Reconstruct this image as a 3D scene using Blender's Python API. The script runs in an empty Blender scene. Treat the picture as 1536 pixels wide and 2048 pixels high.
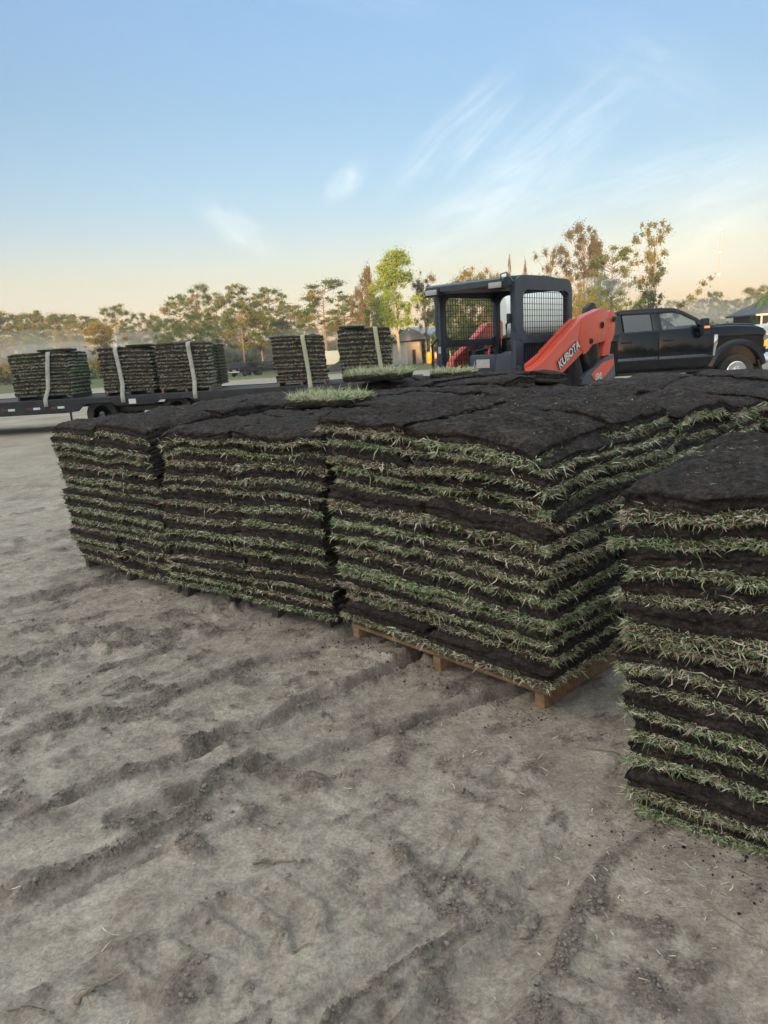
import bpy, bmesh, math, random
import numpy as np
from mathutils import Vector, Matrix, Euler
R = math.radians
sc = bpy.context.scene
col = sc.collection
random.seed(7)
rng = np.random.default_rng(11)

# ---------------------------------------------------------------- camera
H = 1.42
cam_d = bpy.data.cameras.new('camera')
cam_d.sensor_fit = 'VERTICAL'
cam_d.sensor_height = 24.0
cam_d.lens = 24.0 * 1450.0 / 2048.0
cam_d.clip_end = 6000
cam_d.clip_start = 0.05
cam = bpy.data.objects.new('camera', cam_d)
col.objects.link(cam)
th, roll = R(12.5752), 0.058
fw = Vector((0, math.cos(th), -math.sin(th)))
u0 = Vector((0, math.sin(th), math.cos(th)))
r0 = Vector((1, 0, 0))
cr = r0 * math.cos(roll) - u0 * math.sin(roll)
cu = u0 * math.cos(roll) + r0 * math.sin(roll)
M = Matrix((cr, cu, -fw)).transposed().to_4x4()
M.translation = Vector((0, 0, H))
cam.matrix_world = M
sc.camera = cam

# ---------------------------------------------------------------- sky and sun
SUN_EL, SUN_AZ = R(3.3), R(190)          # compass-like angle from +Y, clockwise: sun stands low behind the camera
world = bpy.data.worlds.new("World")
sc.world = world
world.cycles.sampling_method = 'MANUAL'
world.cycles.sample_map_resolution = 256
world.use_nodes = True
wn, wl = world.node_tree.nodes, world.node_tree.links
wn.clear()
w_out = wn.new('ShaderNodeOutputWorld')
w_bg = wn.new('ShaderNodeBackground')
w_bg.inputs['Strength'].default_value = 0.10
wl.new(w_bg.outputs[0], w_out.inputs[0])
sky = wn.new('ShaderNodeTexSky')
sky.sky_type = 'NISHITA'
sky.sun_disc = False
sky.sun_elevation = SUN_EL
sky.sun_rotation = SUN_AZ
sky.altitude = 0
sky.air_density = 1.0
sky.dust_density = 0.6
sky.ozone_density = 1.6


def wmath(op, a, b=None, c=None):
    n = wn.new('ShaderNodeMath'); n.operation = op
    for i, v in enumerate((a, b, c)):
        if v is None: continue
        if isinstance(v, (int, float)): n.inputs[i].default_value = v
        else: wl.new(v, n.inputs[i])
    return n.outputs[0]


w_tc = wn.new('ShaderNodeTexCoord')
w_nrm = wn.new('ShaderNodeVectorMath'); w_nrm.operation = 'NORMALIZE'
wl.new(w_tc.outputs['Generated'], w_nrm.inputs[0])
w_sep = wn.new('ShaderNodeSeparateXYZ'); wl.new(w_nrm.outputs[0], w_sep.inputs[0])
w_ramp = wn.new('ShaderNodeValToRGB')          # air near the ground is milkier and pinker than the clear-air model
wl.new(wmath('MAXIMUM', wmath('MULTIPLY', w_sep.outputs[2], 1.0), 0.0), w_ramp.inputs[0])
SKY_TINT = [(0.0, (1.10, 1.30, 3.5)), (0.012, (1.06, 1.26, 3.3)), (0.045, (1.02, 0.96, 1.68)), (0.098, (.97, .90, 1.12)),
            (0.186, (.83, .94, 1.20)), (0.29, (.83, 1.0, 1.22)), (0.40, (.98, 1.15, 1.44)), (0.56, (6.5, 4.65, 3.4)), (1.0, (8.0, 5.6, 4.0))]   # last stops: unseen overhead sky, brightened to light the ground
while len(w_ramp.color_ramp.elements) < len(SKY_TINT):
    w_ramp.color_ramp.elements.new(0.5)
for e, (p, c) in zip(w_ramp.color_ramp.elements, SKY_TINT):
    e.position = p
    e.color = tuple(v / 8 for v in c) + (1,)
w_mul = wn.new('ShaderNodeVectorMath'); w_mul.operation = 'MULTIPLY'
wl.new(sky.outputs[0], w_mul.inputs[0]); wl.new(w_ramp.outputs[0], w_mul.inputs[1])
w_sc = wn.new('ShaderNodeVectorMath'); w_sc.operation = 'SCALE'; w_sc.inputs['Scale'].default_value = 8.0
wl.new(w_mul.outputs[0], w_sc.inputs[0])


def sky_dir(az, el):
    az, el = R(az), R(el)
    return Vector((math.sin(az) * math.cos(el), math.cos(az) * math.cos(el), math.sin(el)))


def cirrus_or_fill(prev, az, el, length, width, tilt, amount, seed, stretch=6.0, scale=1.0, tone=(6.3, 6.1, 5.5)):
    """one wisp of high cloud, or an added fill-light patch, fixed on the sky: az/el centre, half length/width in degrees, tilt from level"""
    c = sky_dir(az, el)
    e = Vector((math.cos(R(az)), -math.sin(R(az)), 0))
    n = c.cross(e) * -1
    if n.z < 0: n = -n
    t1 = e * math.cos(R(tilt)) + n * math.sin(R(tilt))
    t2 = -e * math.sin(R(tilt)) + n * math.cos(R(tilt))
    def dot(v):
        d = wn.new('ShaderNodeVectorMath'); d.operation = 'DOT_PRODUCT'
        wl.new(w_nrm.outputs[0], d.inputs[0]); d.inputs[1].default_value = v
        return d.outputs['Value']
    s = wmath('DIVIDE', dot(t1), math.sin(R(length)))
    t = wmath('DIVIDE', dot(t2), math.sin(R(width)))
    d2 = wmath('ADD', wmath('MULTIPLY', s, s), wmath('MULTIPLY', t, t))
    m = wmath('MAXIMUM', wmath('SUBTRACT', 1.0, d2), 0.0)
    m = wmath('MULTIPLY', wmath('POWER', m, 1.8), wmath('GREATER_THAN', dot(c), 0.2))
    cb = wn.new('ShaderNodeCombineXYZ')
    k = 14.0 * scale
    wl.new(wmath('MULTIPLY', dot(t1), k), cb.inputs[0]); wl.new(wmath('MULTIPLY', dot(t2), k * stretch), cb.inputs[1])
    cb.inputs[2].default_value = seed
    nz = wn.new('ShaderNodeTexNoise'); nz.inputs['Scale'].default_value = 1.0
    nz.inputs['Detail'].default_value = 4; nz.inputs['Roughness'].default_value = 0.55; nz.inputs['Distortion'].default_value = 0.35
    wl.new(cb.outputs[0], nz.inputs['Vector'])
    mr = wn.new('ShaderNodeMapRange'); mr.interpolation_type = 'SMOOTHSTEP'
    mr.inputs['From Min'].default_value = 0.18; mr.inputs['From Max'].default_value = 0.95
    wl.new(nz.outputs[0], mr.inputs['Value'])
    f = wmath('MULTIPLY', wmath('MULTIPLY', m, mr.outputs[0]), amount * 0.40)
    mix = wn.new('ShaderNodeMix'); mix.data_type = 'RGBA'
    wl.new(f, mix.inputs['Factor'])
    wl.new(prev, mix.inputs['A'])
    mix.inputs['B'].default_value = tone + (1,)
    return mix.outputs['Result']


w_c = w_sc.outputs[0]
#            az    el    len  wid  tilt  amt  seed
for args in [(-95, 42, 42, 26, 10, 2.2, 12.5, 1.5, .4, (30.0, 24.5, 18.5)), (6.5, 14.8, 8.0, 1.6, 38, .50, 1.3), (8.5, 14.2, 5.0, .9, 40, .55, 8.1), (13.0, 13.0, 9.5, 3.4, 32, .48, 2.7),  # first entry: bright patch out of view, added to light the ground sideways
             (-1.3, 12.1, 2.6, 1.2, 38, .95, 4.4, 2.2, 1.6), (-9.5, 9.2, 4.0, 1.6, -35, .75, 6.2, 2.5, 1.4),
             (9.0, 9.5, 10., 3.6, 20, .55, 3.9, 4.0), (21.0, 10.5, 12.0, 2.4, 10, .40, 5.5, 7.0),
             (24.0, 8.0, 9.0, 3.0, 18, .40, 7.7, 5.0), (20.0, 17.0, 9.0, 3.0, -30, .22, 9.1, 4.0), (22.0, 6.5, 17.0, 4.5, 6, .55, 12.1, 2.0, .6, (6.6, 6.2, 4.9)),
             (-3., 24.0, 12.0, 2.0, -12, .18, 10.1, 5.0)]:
    w_c = cirrus_or_fill(w_c, *args)
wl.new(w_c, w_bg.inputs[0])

sun_d = bpy.data.lights.new('sun', 'SUN')
sun_d.energy = 5.0
sun_d.angle = R(0.6)
sun_d.color = (1.0, 0.60, 0.24)
sun = bpy.data.objects.new('sun', sun_d)
col.objects.link(sun)
to_sun = Vector((math.sin(SUN_AZ) * math.cos(SUN_EL), math.cos(SUN_AZ) * math.cos(SUN_EL), math.sin(SUN_EL)))
sun.rotation_euler = to_sun.to_track_quat('Z', 'Y').to_euler()
sc.view_settings.view_transform = 'Standard'
sc.view_settings.look = 'None'
sc.view_settings.gamma = 1
sc.view_settings.use_curve_mapping = False
sc.view_settings.exposure = 1.70
# ---------------------------------------------------------------- helpers
def link(o, parent=None):
    col.objects.link(o)
    if parent is not None:
        o.parent = parent
    return o


def tag(o, label=None, category=None, group=None, kind=None):
    if label: o['label'] = label
    if category: o['category'] = category
    if group: o['group'] = group
    if kind: o['kind'] = kind
    return o


def empty(name, loc=(0, 0, 0), rz=0.0, label=None, category=None, group=None):
    o = bpy.data.objects.new(name, None)
    o.empty_display_size = 0.2
    o.location = loc
    o.rotation_euler = (0, 0, rz)
    link(o)
    return tag(o, label, category, group)


def mesh_np(name, V, loops, starts, mats, attr=None, mat_idx=None, smooth=True):
    """fast mesh from numpy arrays: V (n,3), loop vertex indices, loop starts"""
    me = bpy.data.meshes.new(name)
    me.vertices.add(len(V)); me.loops.add(len(loops)); me.polygons.add(len(starts))
    me.vertices.foreach_set('co', np.ascontiguousarray(V, dtype=np.float32).ravel())
    me.loops.foreach_set('vertex_index', np.ascontiguousarray(loops, dtype=np.int32))
    me.polygons.foreach_set('loop_start', np.ascontiguousarray(starts, dtype=np.int32))
    if mat_idx is not None:
        me.polygons.foreach_set('material_index', np.ascontiguousarray(mat_idx, dtype=np.int32))
    if smooth:
        me.polygons.foreach_set('use_smooth', np.ones(len(starts), dtype=bool))
    if attr is not None:
        for k, a in attr.items():
            at = me.attributes.new(k, 'FLOAT', 'POINT')
            at.data.foreach_set('value', np.ascontiguousarray(a, dtype=np.float32))
    for m in (mats if isinstance(mats, (list, tuple)) else [mats]):
        me.materials.append(m)
    me.update(calc_edges=True)
    return me


class Geo:
    """collects vertices, faces (any size) and a per-vertex attribute, then builds one mesh"""
    def __init__(s):
        s.V, s.L, s.S, s.A, s.n, s.nl = [], [], [], [], 0, 0

    def add(s, V, faces_flat, counts, a=0.0):
        V = np.asarray(V, float).reshape(-1, 3)
        f = np.asarray(faces_flat, int).ravel() + s.n
        counts = np.asarray(counts, int)
        st = np.concatenate([[0], np.cumsum(counts)[:-1]]) + s.nl if len(counts) else np.zeros(0, int)
        s.V.append(V); s.L.append(f); s.S.append(st)
        s.A.append(np.broadcast_to(np.asarray(a, float), (len(V),)))
        s.n += len(V); s.nl += len(f)

    def quads(s, V, Q, a=0.0):
        Q = np.asarray(Q, int).reshape(-1, 4)
        s.add(V, Q, [4] * len(Q), a)

    def mesh(s, name, mats, smooth=True):
        return mesh_np(name, np.concatenate(s.V), np.concatenate(s.L), np.concatenate(s.S), mats,
                       {'tint': np.concatenate(s.A)}, smooth=smooth)

    def build(s, name, mats, parent=None, smooth=True):
        return link(bpy.data.objects.new(name, s.mesh(name, mats, smooth)), parent)


def grid_quads(nu, nv, off=0, wrap_u=False):
    """quads of a (nv rows) x (nu columns) vertex grid, row-major"""
    i = np.arange(nu if wrap_u else nu - 1)
    j = np.arange(nv - 1)
    I, J = np.meshgrid(i, j)
    I2 = (I + 1) % nu
    return np.stack([J * nu + I, J * nu + I2, (J + 1) * nu + I2, (J + 1) * nu + I], -1).reshape(-1, 4) + off


def _hash(ix, iy, iz, seed):
    h = (ix * 374761393 + iy * 668265263 + iz * 2147483647 + seed * 974711) & 0xFFFFFFFF
    h = ((h ^ (h >> 13)) * 1274126177) & 0xFFFFFFFF
    h = (h ^ (h >> 16)) & 0xFFFFFF
    return h / float(0xFFFFFF) * 2 - 1


def vnoise(P, scale, seed=0):
    P = np.asarray(P, float) * scale
    if P.shape[-1] == 2:
        P = np.concatenate([P, np.zeros(P.shape[:-1] + (1,))], -1)
    F = np.floor(P).astype(np.int64)
    t = P - F
    t = t * t * (3 - 2 * t)
    out = 0
    for dx in (0, 1):
        for dy in (0, 1):
            for dz in (0, 1):
                w = (t[..., 0] if dx else 1 - t[..., 0]) * (t[..., 1] if dy else 1 - t[..., 1]) * (t[..., 2] if dz else 1 - t[..., 2])
                out = out + w * _hash(F[..., 0] + dx, F[..., 1] + dy, F[..., 2] + dz, seed)
    return out


def fbm(P, scale, octaves=4, seed=0, gain=0.5):
    a, s, out = 1.0, scale, 0
    for k in range(octaves):
        out = out + a * vnoise(P, s, seed + 17 * k)
        a *= gain; s *= 2.03
    return out


def smooth01(x):
    x = np.clip(x, 0, 1)
    return x * x * (3 - 2 * x)


# ---- materials
class NT:
    def __init__(s, name):
        s.m = bpy.data.materials.new(name)
        s.m.use_nodes = True
        s.n, s.l = s.m.node_tree.nodes, s.m.node_tree.links
        s.b = s.n['Principled BSDF']

    def node(s, t, **kw):
        x = s.n.new(t)
        for k, v in kw.items():
            if hasattr(x, k): setattr(x, k, v)
            else: x.inputs[k.replace('_', ' ')].default_value = v
        return x

    def pos(s, scale=1.0, kind='Object'):
        tc = s.n.new('ShaderNodeTexCoord')
        mp = s.n.new('ShaderNodeMapping')
        s.l.new(tc.outputs[kind], mp.inputs[0])
        mp.inputs['Scale'].default_value = (scale,) * 3 if isinstance(scale, (int, float)) else scale
        return mp.outputs[0]

    def geo_pos(s, scale=1.0):
        g = s.n.new('ShaderNodeNewGeometry')
        mp = s.n.new('ShaderNodeMapping')
        s.l.new(g.outputs['Position'], mp.inputs[0])
        mp.inputs['Scale'].default_value = (scale,) * 3 if isinstance(scale, (int, float)) else scale
        return mp.outputs[0]

    def noise(s, vec, scale, detail=4, rough=0.5, dist=0.0):
        x = s.n.new('ShaderNodeTexNoise')
        s.l.new(vec, x.inputs['Vector'])
        x.inputs['Scale'].default_value = scale
        x.inputs['Detail'].default_value = detail
        x.inputs['Roughness'].default_value = rough
        x.inputs['Distortion'].default_value = dist
        return x.outputs[0]

    def ramp(s, fac, stops, interp='LINEAR'):
        x = s.n.new('ShaderNodeValToRGB')
        s.l.new(fac, x.inputs[0])
        cr_ = x.color_ramp
        cr_.interpolation = interp
        while len(cr_.elements) < len(stops): cr_.elements.new(0.5)
        for e, (p, c) in zip(cr_.elements, stops):
            e.position = p
            e.color = (tuple(c) + (1,)) if not isinstance(c, (int, float)) else (c, c, c, 1)
        return x.outputs[0]

    def mix(s, f, a, b, mode='MIX'):
        x = s.n.new('ShaderNodeMix'); x.data_type = 'RGBA'; x.blend_type = mode
        for sock, v in (('Factor', f), ('A', a), ('B', b)):
            if isinstance(v, (int, float)) and sock == 'Factor': x.inputs[sock].default_value = v
            elif isinstance(v, (tuple, list)): x.inputs[sock].default_value = tuple(v) + (1,)
            else: s.l.new(v, x.inputs[sock])
        return x.outputs['Result']

    def bump(s, h, strength=0.5, distance=0.01, prev=None):
        x = s.n.new('ShaderNodeBump')
        x.inputs['Strength'].default_value = strength
        x.inputs['Distance'].default_value = distance
        s.l.new(h, x.inputs['Height'])
        if prev is not None: s.l.new(prev, x.inputs['Normal'])
        s.l.new(x.outputs[0], s.b.inputs['Normal'])
        return x.outputs[0]

    def math(s, op, a, b=None):
        x = s.n.new('ShaderNodeMath'); x.operation = op
        for i, v in enumerate((a, b)):
            if v is None: continue
            if isinstance(v, (int, float)): x.inputs[i].default_value = v
            else: s.l.new(v, x.inputs[i])
        return x.outputs[0]

    def attr(s, name='tint'):
        x = s.n.new('ShaderNodeAttribute'); x.attribute_name = name
        return x.outputs['Fac']

    def set(s, base=None, rough=None, metal=None, **kw):
        if base is not None:
            if isinstance(base, (tuple, list)): s.b.inputs['Base Color'].default_value = tuple(base) + (1,)
            else: s.l.new(base, s.b.inputs['Base Color'])
        if rough is not None:
            if isinstance(rough, (int, float)): s.b.inputs['Roughness'].default_value = rough
            else: s.l.new(rough, s.b.inputs['Roughness'])
        if metal is not None: s.b.inputs['Metallic'].default_value = metal
        for k, v in kw.items(): s.b.inputs[k.replace('_', ' ')].default_value = v
        return s.m


def paint(name, c, rough=0.45, metal=0.0, dirt=0.35, dirt_col=(0.10, 0.09, 0.08), scale=6.0, **kw):
    """painted or plain surface with a little grime and uneven gloss"""
    t = NT(name)
    p = t.geo_pos()
    n = t.noise(p, scale, 6, 0.65)
    n2 = t.noise(p, scale * 7, 4, 0.6)
    f = t.math('MULTIPLY', t.ramp(n, [(0.42, 0.0), (0.75, 1.0)]), dirt)
    t.set(base=t.mix(f, c, dirt_col), rough=t.ramp(n2, [(0.3, max(rough - 0.08, 0.02)), (0.75, min(rough + 0.15, 1.0))]), metal=metal, **kw)
    t.bump(n2, 0.08, 0.002)
    return t.m


def mat_soil():
    t = NT('peat_soil')
    p = t.geo_pos()
    n = t.noise(p, 9, 6, 0.6, 0.4)
    n2 = t.noise(p, 70, 5, 0.7)
    c = t.ramp(n, [(0.25, (0.020, 0.015, 0.014)), (0.5, (0.042, 0.033, 0.030)), (0.75, (0.090, 0.073, 0.068))])
    sp = t.ramp(t.noise(t.geo_pos((1, 1, 2.2)), 260, 3, 0.6), [(0.60, 0.0), (0.68, 1.0)])
    c = t.mix(t.math('MULTIPLY', sp, 0.8), c, (0.22, 0.16, 0.11))
    g_ = t.noise(t.geo_pos((1, 1, 1.3)), 48, 5, 0.72, 0.5)
    c = t.mix(1.0, c, t.ramp(g_, [(0.36, 0.30), (0.5, 0.95), (0.62, 2.0)]), 'MULTIPLY')
    sp2 = t.ramp(t.noise(p, 120, 3, 0.6), [(0.62, 0.0), (0.70, 1.0)])
    c = t.mix(t.math('MULTIPLY', sp2, 0.6), c, (0.15, 0.105, 0.08))
    t.set(base=c, rough=0.8, Specular_IOR_Level=0.34)
    b = t.bump(t.noise(t.geo_pos((1, 1.8, 1)), 16, 5, 0.6, 1.2), 0.9, 0.035)
    b = t.bump(n2, 1.0, 0.018, b)
    t.bump(t.noise(t.geo_pos((1, 1, 2.5)), 190, 4, 0.7, 0.8), 0.9, 0.006, b)
    return t.m


def mat_turf(name='turf_blades', green=1.0):
    """tint 0..0.1 thatch body, then browns, straws, olive and greens"""
    t = NT(name)
    a = t.attr('tint')
    c = t.ramp(a, [(0.0, (0.040, 0.032, 0.018)), (0.10, (0.080, 0.062, 0.034)), (0.16, (0.22, 0.145, 0.095)), (0.30, (0.62, 0.50, 0.37)),
                   (0.42, (0.92, 0.87, 0.74)), (0.55, (0.78, 0.82, 0.52)), (0.70, (0.42, 0.58, 0.24)), (0.85, (0.19, 0.36, 0.115)),
                   (1.0, (0.13, 0.31, 0.15))])
    body = t.ramp(t.noise(t.geo_pos((1, 1, 1.6)), 330, 4, 0.75, 0.8), [(0.36, (0.012, 0.009, 0.006)), (0.50, (0.045, 0.033, 0.020)), (0.60, (0.10, 0.095, 0.045)), (0.72, (0.40, 0.34, 0.24))])
    c = t.mix(t.ramp(a, [(0.07, 1.0), (0.09, 0.0)]), c, body)
    n = t.noise(t.geo_pos(), 25, 3, 0.6)
    t.bump(t.noise(t.geo_pos(), 260, 3, 0.7), 0.8, 0.006)
    c = t.mix(0.5, c, t.ramp(n, [(0.3, 0.55), (0.7, 1.25)]), 'MULTIPLY')
    t.set(base=c, rough=0.6, Specular_IOR_Level=0.35)
    t.b.inputs['Transmission Weight'].default_value = 0.0
    return t.m


M_soil = mat_soil()
M_turf = mat_turf()


def wood_mat(name, a=(0.36, 0.23, 0.13), b=(0.20, 0.12, 0.065)):
    t = NT(name)
    n = t.noise(t.pos((3, 60, 60)), 1.0, 5, 0.6, 0.6)
    n2 = t.noise(t.geo_pos(), 9, 4, 0.6)
    c = t.ramp(n, [(0.3, b), (0.62, a)])
    c = t.mix(t.ramp(n2, [(0.45, 0.0), (0.8, 0.7)]), c, (0.07, 0.055, 0.045))
    t.set(base=c, rough=0.8)
    t.bump(n, 0.3, 0.003)
    return t.m


M_wood = wood_mat('pallet_wood')
M_wood_dark = wood_mat('weathered_pallet_wood', (0.085, 0.075, 0.068), (0.04, 0.035, 0.032))


# ---- plain solid pieces in bmesh
def bm_new(): return bmesh.new()


def bm_box(bm, c, s, rot=None, bev=0.0, seg=2):
    r = bmesh.ops.create_cube(bm, size=1.0)
    vs = r['verts']
    for v in vs:
        v.co = Vector((v.co.x * s[0], v.co.y * s[1], v.co.z * s[2]))
    if bev > 0:
        es = list({e for v in vs for e in v.link_edges})
        rb = bmesh.ops.bevel(bm, geom=es, offset=bev, segments=seg, affect='EDGES', profile=0.5)
        vs = list({v for f in rb['faces'] for v in f.verts} | {v for v in vs if v.is_valid})
    if rot is not None:
        mt = rot if isinstance(rot, Matrix) else Euler(rot).to_matrix()
        for v in vs: v.co = mt @ v.co
    for v in vs: v.co += Vector(c)
    return vs


def bm_prism(bm, pts, y0, y1, axis='y', bev=0.0):
    """extrude a 2-D outline; axis y: pts are (x, z)"""
    def P(p, t):
        return {'y': (p[0], t, p[1]), 'x': (t, p[0], p[1]), 'z': (p[0], p[1], t)}[axis]
    a = [bm.verts.new(P(p, y0)) for p in pts]
    b = [bm.verts.new(P(p, y1)) for p in pts]
    n = len(pts)
    fs = [bm.faces.new(a), bm.faces.new(b[::-1])]
    for i in range(n):
        fs.append(bm.faces.new((a[i], b[i], b[(i + 1) % n], a[(i + 1) % n])))
    bmesh.ops.recalc_face_normals(bm, faces=fs)
    if bev > 0:
        es = [e for f in fs[:2] for e in f.edges]
        r = bmesh.ops.bevel(bm, geom=list(set(es)), offset=bev, segments=2, affect='EDGES', profile=0.5)
    return fs


def bm_tube(bm, pts, r, seg=8, caps=True):
    """round bar through points; r may be a list"""
    pts = [Vector(p) for p in pts]
    rs = r if isinstance(r, (list, tuple)) else [r] * len(pts)
    rings = []
    up = Vector((0, 0, 1))
    for i, p in enumerate(pts):
        d = (pts[min(i + 1, len(pts) - 1)] - pts[max(i - 1, 0)]).normalized()
        a = d.cross(up)
        if a.length < 0.1: a = d.cross(Vector((0, 1, 0)))
        a.normalize(); b = d.cross(a)
        rings.append([bm.verts.new(p + (a * math.cos(2 * math.pi * k / seg) + b * math.sin(2 * math.pi * k / seg)) * rs[i]) for k in range(seg)])
    for q, w in zip(rings, rings[1:]):
        for k in range(seg):
            bm.faces.new((q[k], q[(k + 1) % seg], w[(k + 1) % seg], w[k]))
    if caps:
        bm.faces.new(rings[0][::-1]); bm.faces.new(rings[-1])


def bm_lathe(bm, prof, c, axis='y', seg=32):
    """prof: list of (radius, offset along axis)"""
    rings = []
    for r, t in prof:
        ring = []
        for k in range(seg):
            a = 2 * math.pi * k / seg
            u, v = r * math.cos(a), r * math.sin(a)
            p = {'y': (u, t, v), 'x': (t, u, v), 'z': (u, v, t)}[axis]
            ring.append(bm.verts.new(Vector(c) + Vector(p)))
        rings.append(ring)
    for q, w in zip(rings, rings[1:]):
        for k in range(seg):
            bm.faces.new((q[k], q[(k + 1) % seg], w[(k + 1) % seg], w[k]))
    bm.faces.new(rings[0][::-1]); bm.faces.new(rings[-1])


def bm_obj(name, bm, mat, parent=None, smooth=None, loc=None):
    bmesh.ops.recalc_face_normals(bm, faces=bm.faces)
    me = bpy.data.meshes.new(name)
    bm.to_mesh(me); bm.free()
    for m in (mat if isinstance(mat, (list, tuple)) else [mat]): me.materials.append(m)
    if smooth is not None:
        me.polygons.foreach_set('use_smooth', np.ones(len(me.polygons), dtype=bool))
        me.set_sharp_from_angle(angle=R(smooth))
    o = bpy.data.objects.new(name, me)
    if loc is not None: o.location = loc
    return link(o, parent)


def box_obj(name, c, s, mat, parent=None, bev=0.0, rot=None):
    bm = bm_new(); bm_box(bm, c, s, rot, bev)
    return bm_obj(name, bm, mat, parent, 35 if bev else None)


def poly_obj(name, pts, y0, y1, mat, parent=None, axis='y', bev=0.0):
    bm = bm_new(); bm_prism(bm, pts, y0, y1, axis, bev)
    return bm_obj(name, bm, mat, parent, 35)


def copy_tree(o, parent=None):
    c = o.copy(); col.objects.link(c)
    c.parent = parent
    for ch in list(o.children): copy_tree(ch, c)
    return c


# ---------------------------------------------------------------- ground
def growing(lo, hi, step, ratio, far):
    mid = np.arange(lo, hi + step / 2, step)
    def out(limit):
        d, s, x = [], step, 0.0
        while x < limit:
            s *= ratio; x += s; d.append(x)
        return np.array(d)
    return np.concatenate([lo - out(far)[::-1], mid, hi + out(far)])


RUTS = [  # (points on the ground, half width, depth, rim height, roughness)
    ([(-0.12, 0.9), (0.10, 1.28), (0.36, 1.62), (0.62, 1.92), (0.95, 2.2)], 0.085, 0.035, 0.022, 1.0),
    ([(-0.9, 2.05), (-0.45, 2.25), (-0.05, 2.5), (0.25, 2.65), (0.6, 2.86)], 0.05, 0.030, 0.016, 0.7),
    ([(-1.2, 2.1), (-0.62, 2.55), (-0.3, 2.85), (-0.05, 3.05), (0.2, 3.35)], 0.045, 0.032, 0.018, 0.9),
    ([(-2.6, 1.9), (-1.55, 2.5), (-0.95, 2.95), (-0.4, 3.4), (0.0, 3.7)], 0.06, 0.022, 0.016, 1.1),
    ([(-1.35, 1.45), (-1.0, 1.75), (-0.75, 2.0), (-0.5, 2.4)], 0.04, 0.014, 0.022, 1.3),
    ([(-3.6, 2.4), (-2.4, 3.0), (-1.6, 3.7), (-1.0, 4.1)], 0.07, 0.022, 0.014, 1.0),
    ([(-4.4, 2.9), (-3.0, 3.7), (-2.2, 4.5), (-1.5, 5.3)], 0.08, 0.020, 0.014, 1.0),
    ([(-6.0, 3.5), (-4.0, 4.7), (-3.0, 5.8), (-2.0, 7.0)], 0.10, 0.024, 0.016, 1.0),
    ([(-7.0, 5.2), (-5.0, 6.3), (-3.6, 7.4), (-2.0, 9.0)], 0.10, 0.024, 0.016, 1.0),
    ([(-9.0, 8.0), (-5.0, 8.9), (-1.0, 10.0)], 0.14, 0.03, 0.02, 1.0),
    ([(-9.0, 10.6), (-5.0, 11.0), (-1.0, 11.8)], 0.14, 0.03, 0.02, 1.0),
    ([(-0.75, 0.8), (-0.35, 1.15), (0.02, 1.5), (0.3, 1.85)], 0.03, 0.010, 0.016, 1.2),
    ([(0.55, 0.9), (0.72, 1.25), (0.98, 1.55), (1.4, 1.9)], 0.05, 0.016, 0.014, 1.2),
]
_r = np.random.default_rng(61)
for _k in range(16):       # thin tyre and cleat lines all over the yard, running the way the machines drive
    _a = R(_r.uniform(34, 50)); _x, _y = _r.uniform(-3.6, 1.0), _r.uniform(.9, 4.6); _L = _r.uniform(.5, 1.5)
    _p = [(_x + _L * t * math.cos(_a + .1 * math.sin(3 * t)), _y + _L * t * math.sin(_a + .1 * math.sin(3 * t))) for t in (0, .33, .66, 1)]
    RUTS.append((_p, _r.uniform(.016, .032), _r.uniform(.008, .014), _r.uniform(.005, .010), .40))
TRACKS = [  # rubber-track cleat prints: start, end, half width, spacing
    ((-2.4, 1.3), (0.2, 3.3), 0.17, 0.105), ((-3.4, 2.1), (-0.7, 4.2), 0.17, 0.105), ((-1.2, 0.9), (0.75, 2.45), 0.15, 0.10),
    ((-4.6, 3.0), (-1.6, 5.3), 0.19, 0.11), ((-5.6, 4.2), (-2.6, 6.8), 0.2, 0.12), ((-0.3, 0.75), (1.2, 1.9), 0.14, 0.10),
    ((-6.5, 2.6), (-3.6, 3.9), 0.2, 0.12), ((-7.5, 5.6), (-3.5, 8.4), 0.2, 0.12),
]


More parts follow.
